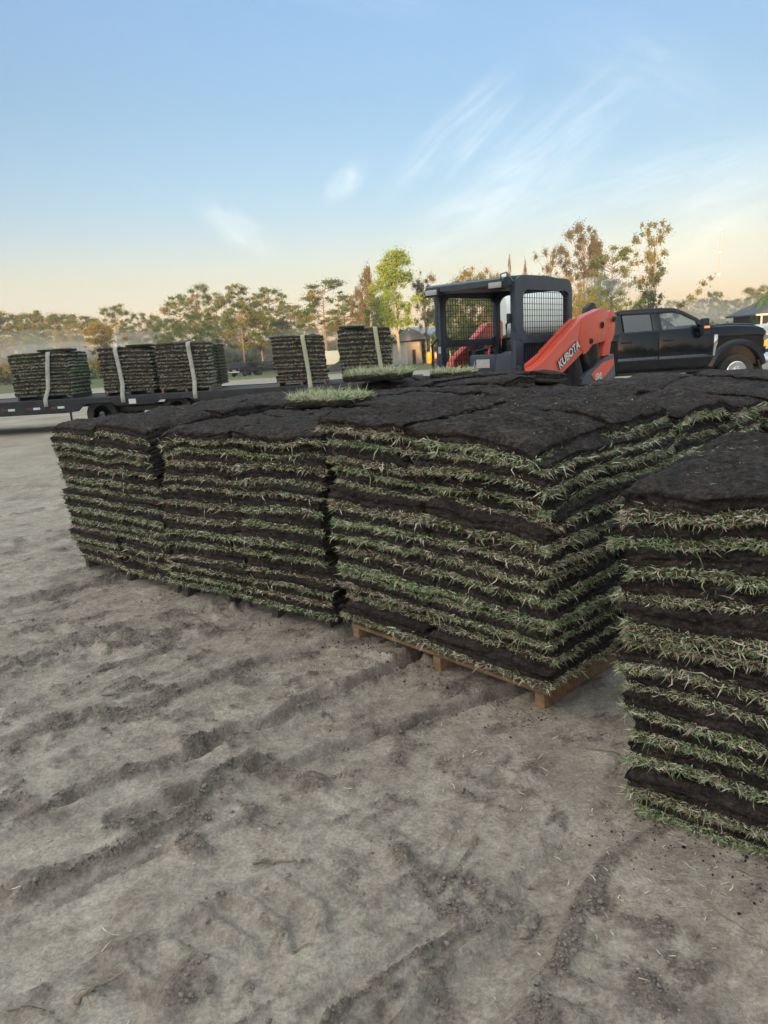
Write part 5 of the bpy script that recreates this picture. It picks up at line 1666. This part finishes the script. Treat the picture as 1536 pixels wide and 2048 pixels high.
tree(1298, 456, 96, 78, 'sparse', 0, 'sparse pale tree with low bough leaning right, above the pickup roof', 'trees behind the yard', rz=0.0)
for i, (px, top, wp, d) in enumerate([(1345, 604, 44, 205), (1378, 596, 40, 208), (1402, 600, 44, 205), (1428, 583, 52, 200), (1452, 604, 50, 205), (1480, 596, 56, 200), (1508, 578, 62, 195), (1536, 570, 60, 195), (1563, 575, 60, 195)]):
    tree(px, top, wp, d, 'broad' if i % 2 else 'pine_dense', i % 4, 'misty grey tree in the far smoke beyond the pickup bonnet', 'misty trees beyond the pickup bonnet')


def leaf_mass(name, boxes, n, leaf, mat, label, seed):
    """a far wood read as one mass: many leaf cards heaped along a strip"""
    r = np.random.default_rng(seed)
    Vs, Ts = [], []
    for (x0, x1, y0, y1, h, dens) in boxes:
        m = int(n * dens)
        x = r.uniform(x0, x1, m); y = r.uniform(y0, y1, m)
        prof = h * (.72 + .42 * vnoise(np.stack([x, y * .3], 1), .16, seed) + .16 * vnoise(np.stack([x, y * .3], 1), .6, seed + 3))
        z = prof * r.uniform(0, 1, m) ** .6
        gzs = -0.92 * smooth01((y - 28) / 75) if y0 > 0 else 0
        P = np.stack([x, y, z + gzs], 1)
        u = r.normal(0, 1, (m, 3)); u /= np.linalg.norm(u, axis=1, keepdims=True)
        v = np.cross(u, r.normal(0, 1, (m, 3))); v /= np.linalg.norm(v, axis=1, keepdims=True)
        s_ = leaf * r.uniform(.5, 1.3, (m, 1))
        Vs.append(np.stack([P - u * s_ * .5, P + v * s_ * .5, P + u * s_ * .5, P - v * s_ * .5], 1).reshape(-1, 3))
        Ts.append(np.repeat(np.clip(.45 + .4 * vnoise(P, .4, seed + 5) + r.normal(0, .15, m), 0, 1), 4))
    V = np.concatenate(Vs); k = len(V) // 4
    o = link(bpy.data.objects.new(name, mesh_np(name, V, np.arange(len(V)), np.arange(k) * 4, mat, {'tint': np.concatenate(Ts)}, smooth=False)))
    return tag(o, label, kind='stuff')


leaf_mass('undergrowth', [(-120, -6, 138, 158, 4.2, 1.0), (-30, 8, 126, 140, 3.6, .5), (4, 34, 114, 124, 5.0, .5), (30, 70, 92, 104, 3.2, .3)], 26000, .55, L_dark,
          'low dark undergrowth along the foot of the trees', 71)
leaf_mass('far_wood', [(-190, -40, 190, 205, 8.0, 1.0), (-60, 60, 175, 190, 7.0, .8), (50, 170, 215, 235, 7.5, .9)], 26000, .9, L_dark, 'far wood fading into smoke along the horizon', 72)
leaf_mass('wood_behind', [(-330, 330, -170, -145, 19.0, 1.0)], 36000, 3.2, L_dark, 'tall wood standing behind the photographer that shades the yard', 73)

# ---------------------------------------------------------------- far buildings and vehicles
def at(px, d):
    w = d * .976
    return ((px - 768) / 1450 * w + .0126 * d) / .998


M_blue_roof = paint('pale_blue_metal_roof', (0.36, 0.50, 0.62), 0.5, dirt=.3, scale=.8)
M_grey_clad = paint('grey_cladding', (0.27, 0.28, 0.30), 0.7, dirt=.4, scale=1.2)
M_beige = paint('beige_wall', (0.44, 0.38, 0.31), 0.8, dirt=.3, scale=.8)
M_pale_wall = paint('pale_wall', (0.50, 0.53, 0.54), 0.8, dirt=.3, scale=.8)
M_boxw = paint('shade_blue_box_panels', (0.20, 0.28, 0.38), 0.6, dirt=.2)  # white panels darkened and blued so the base colour imitates shade
M_dark = paint('dark_opening', (0.015, 0.016, 0.018), 0.8, dirt=.1)
M_yellow = paint('yellow_plastic', (0.65, 0.38, 0.02), 0.5, dirt=.2)
D = 112
xh = at(786, D)
shed = empty('shed', (xh, D, -.92), R(10), 'pale farm shed with light blue metal roof and open porch, left of the loader', 'shed')
W_, L_ = 6.2, 12.0
# local x along the gable, local y back
bm = bm_new(); bm_prism(bm, [(0, 0), (W_ * .72, 0), (W_ * .72, 3.3), (W_ * .36, 3.3), (0, 3.3)], 0, L_, 'y'); bm_obj('wall', bm, M_beige, shed)
bm = bm_new(); bm_prism(bm, [(-.05, 0), (2.2, 0), (2.2, 3.25), (-.05, 3.25)], -.08, -.03, 'y'); bm_obj('side_panel', bm, M_pale_wall, shed)
bm = bm_new(); bm_prism(bm, [(-.25, 3.35), (W_ + .1, 3.75), (2.3, 5.35)], -.55, -.3, 'y'); bm_obj('gable', bm, M_grey_clad, shed)
bm = bm_new(); bm_prism(bm, [(2.3, 5.50), (W_ + .35, 3.78), (W_ + .3, 3.66), (2.3, 5.36), (-.4, 3.28), (-.45, 3.40)], -.6, L_, 'y')
for v in bm.verts: v.co.x += max(0, v.co.y) * .62
bm_obj('roof', bm, M_blue_roof, shed)
bm = bm_new(); bm_prism(bm, [(2.95, 0), (3.45, 0), (3.45, 2.15), (2.95, 2.15)], -.05, -.02, 'y'); bm_obj('door', bm, M_dark, shed)
for k in range(3):
    box_obj('post', (W_ - .35 + k * 3.3, -.2 + k * 1.0, 1.8), (.22, .22, 3.6), M_pale_wall, shed)
bm = bm_new(); bm_box(bm, (W_ + 4.0, 4.5, 1.9), (9.0, .2, 3.8)); bm_obj('rear_wall', bm, M_dark, shed)
e = empty('water_drum', (at(858, D - 2), D - 2, -.92), 0, 'tall yellow drum standing against the shed corner', 'drum')
bm = bm_new(); bm_lathe(bm, [(.40, 0), (.44, .05), (.44, .7), (.46, .75), (.44, .8), (.44, 1.5), (.30, 1.62), (.2, 1.7)], (0, 0, 0), 'z', 20); bm_obj('shell', bm, M_yellow, e, 35)
bm = bm_new(); bm_lathe(bm, [(.2, 1.69), (.2, 1.76)], (0, 0, 0), 'z', 16); bm_obj('lid', bm, M_dark, e)
e = empty('red_mower', (at(878, D - 3), D - 3, -.92), 0, 'small red and white machine parked under the shed porch', 'mower')
bm = bm_new(); bm_prism(bm, [(-.7, .5), (-.75, 1.5), (-.3, 1.75), (.1, 1.3), (.7, 1.2), (.8, .5)], -.4, .4, 'y', .08); bm_obj('hood', bm, M_orange, e, 40)
bm = bm_new(); bm_box(bm, (0, 0, 1.75), (.5, .6, .25), bev=.08); bm_obj('seat', bm, M_white, e, 40)
for x, y in ((-.5, -.45), (.5, -.45), (-.5, .45), (.5, .45)):
    bm = bm_new(); bm_lathe(bm, [(.1, -.1), (.33, -.1), (.35, 0), (.33, .1), (.1, .1)], (x, y, .35), 'y', 18); bm_obj('wheel', bm, M_rubber, e, 35)

e = empty('box_trailer', (at(664, 118), 118, -.92), R(12), 'white box trailer parked under the pines between two right loads', 'box trailer')
bm = bm_new(); bm_box(bm, (0, 0, 1.65), (5.2, 2.2, 2.1), bev=.04)
for k in range(11): bm_box(bm, (-2.4 + .48 * k, -1.11, 1.65), (.05, .03, 2.0))
bm_obj('box_body', bm, M_boxw, e, 35)
for x in (-.6, .4):
    for y in (-.95, .95):
        bm = bm_new(); bm_lathe(bm, [(.12, -.1), (.33, -.1), (.36, 0), (.33, .1), (.12, .1)], (x, y, .36), 'y', 18); bm_obj('wheel', bm, M_rubber, e, 35)
bm = bm_new(); bm_box(bm, (0, 0, .56), (5.0, 1.8, .12)); bm_box(bm, (3.1, 0, .5), (1.3, .12, .1)); bm_obj('chassis', bm, M_black, e)
# dark mulch pile
r = np.random.default_rng(5)
lat = np.linspace(0, 1, 14); lon = np.linspace(0, 2 * math.pi, 40, endpoint=False)
V = []
for a in lat:
    for b in lon:
        rad = 3.4 * (1 - a); V.append((rad * math.cos(b), rad * math.sin(b) * .8, 1.75 * a ** 1.15))
V = np.array(V); V[:, 2] += .09 * vnoise(V, 2.5, 8) ; V[:, :2] *= (1 + .06 * vnoise(V, 1.3, 9))[:, None]
g = Geo(); g.quads(V, grid_quads(40, 14, 0, True)); mp_ = g.build('mulch_pile', M_soil); mp_.location = (at(690, 92), 92, -.86)
tag(mp_, 'dark heap of mulch in front of the white box trailer', 'mulch heap')


def small_pickup(px, d, rz, label):
    e = empty('pickup_truck', (at(px, d), d, -.90), rz, label, 'pickup truck', 'dark pickups parked far off')
    bm = bm_new(); bm_prism(bm, [(-2.7, .55), (-2.72, 1.15), (-1.0, 1.18), (-.98, 1.05), (2.3, 1.05), (2.75, .98), (2.8, .5)] + [], -.95, .95, 'y', .06); bm_obj('body', bm, M_truck, e, 35)
    bm = bm_new(); bm_prism(bm, [(-1.0, 1.12), (-.85, 1.78), (.5, 1.82), (1.35, 1.14)], -.84, .84, 'y', .08); bm_obj('cab', bm, M_truck, e, 35)
    for s in (-1, 1):
        bm = bm_new(); bm_prism(bm, [(-.78, 1.2), (-.7, 1.68), (.42, 1.70), (1.0, 1.2)], s * .845 - .004, s * .845 + .004, 'y'); bm_obj('side_window', bm, M_tint, e)
        bm = bm_new(); bm_box(bm, (-2.73, s * .8, .95), (.03, .18, .34)); bm_obj('tail_light', bm, M_reflred, e)
        for x in (-1.7, 1.8):
            bm = bm_new(); bm_lathe(bm, [(.2, -.12), (.37, -.12), (.39, 0), (.37, .12), (.2, .12)], (x, s * .86, .39), 'y', 20); w = bm_obj('wheel', bm, M_rubber, e, 35)
            bm = bm_new(); bm_lathe(bm, [(.2, s * .10), (.05, s * .13)], (x, s * .86, .39), 'y', 16); bm_obj('rim', bm, M_steel, w)
    bm = bm_new(); bm_box(bm, (-2.8, 0, .6), (.1, 1.7, .18), bev=.03); bm_box(bm, (-2.735, 0, .82), (.02, .5, .2)); bm_obj('bumper', bm, M_chrome, e, 35)
    return e


small_pickup(491, 97, R(65), 'dark pickup far off, seen from behind, between third and fourth loads')
small_pickup(468, 103, R(72), 'dark pickup far off, left and behind the nearer one')
small_pickup(536, 100, R(20), 'dark pickup half hidden behind the fourth trailer load')

# second pickup truck's white bonnet peeping out past the black one, dark roofed house, palm, masts
e = empty('white_car', (at(1545, 30), 30, 0), R(0), 'white car just showing past the bonnet of the black pickup', 'car')
bm = bm_new(); bm_prism(bm, [(-1.2, .4), (-1.25, 1.2), (-1.1, 1.42), (-.6, 1.55), (.2, 1.60), (1.0, 2.05), (2.6, 2.08), (3.2, 1.5), (3.3, .4)], -.95, .95, 'y', .08); bm_obj('body', bm, M_white, e, 40)
bm = bm_new(); bm_prism(bm, [(.35, 1.62), (1.05, 1.98), (2.5, 2.0), (3.0, 1.58)], -.96, .96, 'y'); bm_obj('side_window', bm, M_tint, e)
bm = bm_new(); bm_box(bm, (-1.24, -.6, 1.12), (.06, .4, .22), bev=.03); bm_obj('headlight', bm, M_lamp, e, 40)
for x in (-.5, 2.4):
    for y in (-.9, .9):
        bm = bm_new(); bm_lathe(bm, [(.2, -.12), (.36, -.12), (.38, 0), (.36, .12), (.2, .12)], (x, y, .38), 'y', 20); bm_obj('wheel', bm, M_rubber, e, 35)

D = 62
hs_ = empty('house', (at(1514, D), D, -.3), 0, 'dark roofed house with white veranda posts at right edge', 'house')
M_roof2 = paint('dark_roof', (0.05, 0.06, 0.08), 0.6, dirt=.2)
bm = bm_new(); bm_box(bm, (3.6, 2.2, 1.4), (7.2, 4, 2.8)); bm_obj('wall', bm, M_dark, hs_)
bm = bm_new(); bm_prism(bm, [(-.5, 2.75), (-.5, 2.87), (3.7, 4.6), (8, 2.87), (8, 2.75)], -.6, 4.6, 'y'); bm_obj('roof', bm, M_roof2, hs_)
bm = bm_new(); bm_box(bm, (3.7, -.62, 2.80), (8.4, .08, .14)); bm_obj('fascia', bm, M_white, hs_)
for x in (.15, 1.2, 3.2, 5.2, 7.2): box_obj('post', (x, -.3, 1.35), (.12, .12, 2.7), M_white, hs_)
tree(1506, 626, 22, 58, 'bush', 1, 'small grey shrub beside the dark roofed house', 'bushes behind the loader and pickup')
pe = empty('palm_tree', (at(1543, 50), 50, -.2), 0, 'palm with drooping fronds at the right edge above the house', 'palm')
bm = bm_new(); bm_tube(bm, [(0, 0, 0), (.05, 0, 2), (0, 0, 3.7)], [.2, .16, .13], 10); bm_obj('trunk', bm, B_pale, pe, 40)
for k in range(13):
    a = 2 * math.pi * k / 13 + .2; ln = random.uniform(1.2, 1.6)
    g = Geo(); pts = [np.array([math.cos(a) * ln * t, math.sin(a) * ln * t, 3.7 + .8 * t - 1.6 * t * t]) for t in np.linspace(0, 1, 15)]
    sd = np.array([-math.sin(a), math.cos(a), 0])
    for i in range(14):
        p, q_ = pts[i], pts[i + 1]
        for s in (-1, 1):
            tip = (p + q_) / 2 + sd * s * .38 * math.sin(math.pi * (i + 1.5) / 16) + np.array([math.cos(a) * .12, math.sin(a) * .12, -.18])
            g.add(np.array([p, q_, tip]), [0, 1, 2], [3], random.uniform(.3, .9))
    g.build('frond', L_green, pe, smooth=False)

M_mast = paint('mast_steel', (0.42, 0.40, 0.38), 0.6, dirt=.1)
M_bulb = NT('mast_beacon'); M_bulb.b.inputs['Emission Color'].default_value = (1, .93, .75, 1); M_bulb.b.inputs['Emission Strength'].default_value = 1.2; M_bulb.set(base=(.9, .85, .7)); M_bulb = M_bulb.m


def mast(px, top, d, label, beads=()):
    x = at(px, d); zt = H + d * .976 * ((700 - .058 * (px - 768)) - top) / 1450
    e = empty('radio_mast', (x, d, -1.0), 0, label, 'radio mast', 'radio masts on the horizon')
    bm = bm_new(); hw = .30 * d / 350
    for k in range(3):
        a = 2 * math.pi * k / 3; bm_tube(bm, [(hw * math.cos(a), hw * math.sin(a), 0), (hw * math.cos(a) * .8, hw * math.sin(a) * .8, zt + 1)], .07 * d / 350, 5)
    n = 50
    for i in range(n):
        for k in range(3):
            a, b = 2 * math.pi * k / 3, 2 * math.pi * (k + 1) / 3; z0_ = (zt + 1) * i / n; z1_ = (zt + 1) * (i + 1) / n
            bm_tube(bm, [(hw * math.cos(a), hw * math.sin(a), z0_), (hw * math.cos(b), hw * math.sin(b), z1_)], .035 * d / 350, 3, False)
    bm_obj('lattice', bm, M_mast, e)
    for f in beads:
        bm = bm_new(); bm_lathe(bm, [(.15, -.2), (.5, -.1), (.5, .15), (.1, .3)], (0, 0, 1 + zt * f), 'z', 10); bm_obj('beacon', bm, M_bulb, e)


mast(1433, 471, 350, 'tall thin radio mast with white beacons above the pickup bonnet', (1.0, .79, .58, .36))
mast(1398, 538, 520, 'faint lower radio mast left of the tall one')

# ---------------------------------------------------------------- haze and drifting smoke
def volume_mat(name, density, color, aniso=0.0):
    m = bpy.data.materials.new(name); m.use_nodes = True
    n, l = m.node_tree.nodes, m.node_tree.links
    n.remove(n['Principled BSDF'])
    v = n.new('ShaderNodeVolumePrincipled')
    v.inputs['Density'].default_value = density
    v.inputs['Color'].default_value = color + (1,)
    v.inputs['Anisotropy'].default_value = aniso
    l.new(v.outputs[0], n['Material Output'].inputs['Volume'])
    return m


HAZE_D = 0.0007
bm = bm_new()
bm_box(bm, (0, 60, 29), (1000, 900, 62))
hz = bm_obj('haze', bm, volume_mat('haze_air', HAZE_D, (0.80, 0.88, 1.0)))
tag(hz, 'thin morning haze over the whole yard and trees', kind='stuff')


def smoke(px, py, d, rx, ry, rz_, dens, seed, label):
    w = d * .976
    c = Vector((at(px, d), d, H + w * ((700 - .058 * (px - 768)) - py) / 1450))
    bm = bm_new(); bmesh.ops.create_icosphere(bm, subdivisions=4, radius=1.0)
    V = np.array([v.co for v in bm.verts]); n_ = 1 + .28 * vnoise(V, 1.6, seed) + .14 * vnoise(V, 3.6, seed + 1)
    for v, k in zip(bm.verts, n_): v.co = Vector((v.co.x * rx * k, v.co.y * ry * k, v.co.z * rz_ * k))
    o = bm_obj('smoke', bm, volume_mat('drifting_smoke', dens, (0.62, 0.80, 1.0)), None, 180, c)
    return tag(o, label, kind='stuff')


smoke(40, 700, 128, 24, 7, 2.6, .022, 1, 'low smoke drifting in front of the far left treeline')
smoke(150, 704, 134, 14, 6, 1.9, .026, 8, 'thin low smoke between the leftmost trees')
smoke(290, 694, 126, 10, 6, 2.6, .028, 2, 'bluish smoke behind the second trailer load')
smoke(455, 690, 124, 7, 5, 3.0, .024, 3, 'thin smoke between the golden pines')
smoke(620, 690, 122, 12, 6, 2.8, .020, 4, 'thin smoke behind the tall open pine')
smoke(1200, 590, 111, 7.5, 5, 2.6, .035, 5, 'pale smoke over the bushes right of the loader')
smoke(1450, 632, 150, 22, 9, 3.6, .018, 6, 'broad bank of smoke beyond the pickup bonnet')
smoke(1335, 625, 140, 8, 7, 3.0, .014, 7, 'smoke plume behind the pickup cab')
# ---------------------------------------------------------------- small things on the ground
r = np.random.default_rng(77)
L_flat = GL.ravel(); Vx = Vg
sel = np.nonzero((L_flat > .25) & (Vx[:, 1] > .8) & (Vx[:, 1] < 6) & (np.abs(Vx[:, 0] + .6) < 4))[0]
area_w = L_flat[sel] ** 2
pick = r.choice(sel, 15000, p=area_w / area_w.sum())
bm = bm_new(); bmesh.ops.create_icosphere(bm, subdivisions=1, radius=1.0)
ico_v = np.array([v.co for v in bm.verts]); ico_f = np.array([[v.index for v in f.verts] for f in bm.faces]); bm.free()
g = Geo(); n_c = len(pick)
s_ = r.lognormal(math.log(.0032), .5, (n_c, 1, 1)).clip(.0015, .011)
P = ico_v[None] * s_ * r.uniform(.4, 1.4, (n_c, 12, 1)) * np.array([1, 1, .75])
P = P + Vx[pick][:, None, :] + r.normal(0, .006, (n_c, 1, 3)) * np.array([1, 1, .1]) + np.array([0, 0, .001])
F = (ico_f[None] + np.arange(n_c)[:, None, None] * 12).ravel()
g.add(P.reshape(-1, 3), F, [3] * (n_c * 20), np.repeat(r.uniform(.5, 1, n_c), 12))
t = NT('crumbled_soil'); t.set(base=t.ramp(t.noise(t.geo_pos(), 60, 3), [(.3, (.14, .118, .096)), (.7, (.33, .285, .24))]), rough=.95)
tag(g.build('soil_crumbs', t.m, smooth=False), 'small crumbs and clods of loose brown soil', kind='stuff')

# peat fallen from the slabs along the foot of the piles
g = Geo(); n_c = 2400
st_i = r.choice(4, n_c, p=[.15, .2, .3, .35]); sts = [S1, S2, S3, S4]
a_ = r.uniform(-.05, 1.02, n_c); off = -np.abs(r.normal(0, .11, n_c)) - .0
xy = np.array([sts[i].p0 + sts[i].e1 * a_[k] * sts[i].W + sts[i].e2 * (off[k] + .03) for k, i in enumerate(st_i)])
zz = np.array([ground_z(x, y) for x, y in xy])
s_ = r.lognormal(math.log(.0019), .5, (n_c, 1, 1)).clip(.001, .006)
P = ico_v[None] * s_ * r.uniform(.5, 1.4, (n_c, 12, 1)) + np.concatenate([xy, zz[:, None]], 1)[:, None, :]
g.add(P.reshape(-1, 3), (ico_f[None] + np.arange(n_c)[:, None, None] * 12).ravel(), [3] * (n_c * 20))
tag(g.build('peat_crumbs', M_soil, smooth=False), 'dark peat crumbs fallen along the foot of the piles', kind='stuff')

# bits of dry grass blown about on the sand and on the dark sod tops
n_s = 900
xy = np.stack([r.uniform(-3.2, 1.9, n_s), .85 + 4.4 * r.uniform(0, 1, n_s) ** 1.6], 1)
near_p = np.array([[.75, 1.7], [.35, 2.35], [-.3, 3.1], [.85, 2.3]])
xy[:420] = near_p[r.integers(0, 4, 420)] + r.normal(0, .22, (420, 2))
V, F = [], []
k = 0
for x, y in xy:
    z = ground_z(x, y) + .003; a = r.uniform(0, 6.28); L = r.uniform(.008, .035); w = r.uniform(.0008, .0018); b = r.normal(0, .35)
    d = np.array([math.cos(a), math.sin(a), r.uniform(-.05, .25)]); e_ = np.array([-math.sin(a), math.cos(a), 0])
    p0 = np.array([x, y, z]); p1 = p0 + d * L * .5 + e_ * b * L * .3; p2 = p0 + d * L
    V += [p0 - e_ * w, p0 + e_ * w, p1 + e_ * w, p1 - e_ * w, p2]
    F += [k, k + 1, k + 2, k + 3, k + 3, k + 2, k + 4]; k += 5
tint = np.repeat(r.choice([.2, .34, .42, .5, .7], n_s, p=[.2, .3, .25, .15, .1]), 5)
g = Geo(); g.add(np.array(V), F, [4, 3] * n_s, tint)
for st, top in ((S1, 150), (S2, 170), (S3, 300), (S4, 260), (S3b, 200), (S2b, 120), (S1b, 120), (S2c, 80), (S1c, 80), (S3c, 120)):
    a_ = r.uniform(.02, .98, top); b_ = r.uniform(.02, .98, top)
    z = st.zc(a_, b_, 1.0) + .012
    p = st.world(a_ * st.W, b_ * st.D, 1.0, z)
    ang = r.uniform(0, 6.28, top); L = r.uniform(.008, .03, top)
    d = np.stack([np.cos(ang), np.sin(ang), r.uniform(-.1, .2, top)], 1) * L[:, None]; e_ = np.stack([-np.sin(ang), np.cos(ang), np.zeros(top)], 1) * .0013
    Vq = np.stack([p - e_, p + e_, p + d * .5 + e_ * 2, p + d * .5, p + d], 1).reshape(-1, 3)
    base = np.arange(top)[:, None] * 5
    g.add(Vq, np.concatenate([base + [0, 1, 2, 3], base + [3, 2, 4]], 1).ravel(), np.tile([4, 3], top), np.repeat(r.choice([.14, .2, .3, .4], top), 5))
tag(g.build('straw_litter', M_turf), 'scattered bits of dry grass and root', kind='stuff')


def gpx(px, py):
    """ground point seen in the photograph at a pixel, by the camera's own geometry"""
    v = fw * 1450 + cr * (px - 768) - cu * (py - 1024)
    t_ = -H / v.z
    return v.x * t_, v.y * t_


M_clod = t.m
M_stone = paint('pale_stone', (0.42, 0.39, 0.34), 0.7, dirt=.4, dirt_col=(.3, .27, .23), scale=40)
for px, py, rad, lab in [(318, 1703, .016, 'largest pale pebble lying beside a small dark hole in the sand'), (390, 1736, .010, 'small white pebble right of the largest pale pebble'),
                         (101, 1687, .012, 'grey white pebble on the sand at far left'), (170, 1777, .008, 'tiny white pebble below the grey one at left'), (521, 1666, .010, 'white shell shaped pebble near the middle twig'),
                         (447, 1476, .009, 'white pebble at end of the dark middle rut'), (862, 1372, .009, 'white pebble by the short root near the pale pallet'), (320, 1593, .012, 'pale flat pebble on the crumbled heap left of middle'),
                         (353, 1612, .030, 'flat grey clod of hard soil on crumbled heap'), (1277, 1948, .010, 'white pebble low in the picture, right of the rut'), (1060, 1830, .030, 'hard grey clod on the left rim of lower rut'), (1048, 1850, .022, 'smaller hard clod under the rim clod of lower rut')]:
    x, y = gpx(px, py)
    clod = 'clod' in lab
    rad *= .85 if clod else .55
    bm = bm_new(); bmesh.ops.create_icosphere(bm, subdivisions=4, radius=rad)
    V = np.array([v.co for v in bm.verts]); n_ = 1 + .3 * vnoise(V, 1.1 / rad, int(px)) + (.25 if clod else .1) * fbm(V, 3 / rad, 3, int(py))
    for v, k in zip(bm.verts, n_): v.co = Vector((v.co.x * k * 1.25, v.co.y * k, v.co.z * k * .62))
    o = bm_obj('pebble', bm, M_clod if clod else M_stone, None, 60, (x, y, ground_z(x, y) + rad * .15)); o.rotation_euler = (0, 0, px)
    tag(o, lab, 'pebble', 'pebbles and clods on the sand')
M_twig = paint('dry_root', (0.30, 0.25, 0.19), 0.85, dirt=.6, dirt_col=(.12, .10, .08), scale=50)
for (pts, rad, lab) in [([(1076, 1672), (1085, 1690), (1097, 1718)], .0028, 'curved grey root lying left of the lower rut'), ([(545, 1732), (572, 1742), (597, 1744)], .0045, 'short dark stick in the middle foreground'),
                        ([(508, 1736), (530, 1728), (548, 1730)], .004, 'frayed dark root beside the short stick'), ([(1475, 1740), (1500, 1752), (1536, 1762)], .0030, 'pale root at right edge beneath the nearest pile'),
                        ([(1385, 1780), (1440, 1830), (1500, 1868), (1536, 1900)], .0016, 'long thin straw running to the right edge'), ([(205, 1394), (260, 1388), (310, 1380)], .0045, 'thin dark root on the sand at left'),
                        ([(340, 1372), (365, 1374), (380, 1380)], .003, 'short root right of the long thin left root'), ([(1045, 1422), (1058, 1435), (1066, 1452)], .0025, 'bent root just left of the pallet corner block'),
                        ([(876, 1356), (882, 1376), (885, 1396)], .0035, 'upright looking root below the middle pallet block'), ([(1022, 1540), (1036, 1548)], .003, 'tiny pale twig between prints near the middle'),
                        ([(150, 2018), (180, 1996), (205, 1978), (250, 1966)], .006, 'thick frayed root in the lower left corner'), ([(20, 2035), (60, 2020), (110, 2032)], .004, 'pale curled root at the very bottom left'),
                        ([(1110, 1460), (1125, 1478), (1132, 1470)], .003, 'small pale root below the pallet corner'), ([(1172, 1498), (1210, 1505), (1240, 1508)], .003, 'dry tuft stalk left of the nearest pile base'),
                        ([(530, 1654), (548, 1662), (564, 1666)], .003, 'small dark twig right of the shell pebble'), ([(588, 1908), (620, 1907)], .003, 'straight thin twig low in the middle')]:
    P = []
    for i, (px, py) in enumerate(pts):
        x, y = gpx(px, py); P.append(Vector((x, y, ground_z(x, y) + rad * .8 + .002)))
    # densify with a little wander
    Q = []
    for a, b in zip(P, P[1:]):
        for k in range(4): Q.append(a.lerp(b, k / 4) + Vector((random.gauss(0, rad * .5), random.gauss(0, rad * .5), abs(random.gauss(0, rad * .4)))))
    Q.append(P[-1])
    bm = bm_new(); bm_tube(bm, Q, [rad * (1 - .6 * i / len(Q)) for i in range(len(Q))], 6)
    if rad > .0035:
        for k in range(5):
            q0 = Q[random.randrange(len(Q))]; a = random.uniform(0, 6.28)
            bm_tube(bm, [q0, q0 + Vector((math.cos(a), math.sin(a), .15)) * rad * 4, q0 + Vector((math.cos(a + .4), math.sin(a + .4), .0)) * rad * 8], [rad * .35, rad * .25, rad * .1], 4)
    tag(bm_obj('twig', bm, M_twig, None, 60), lab, 'twig', 'twigs and roots on the sand')
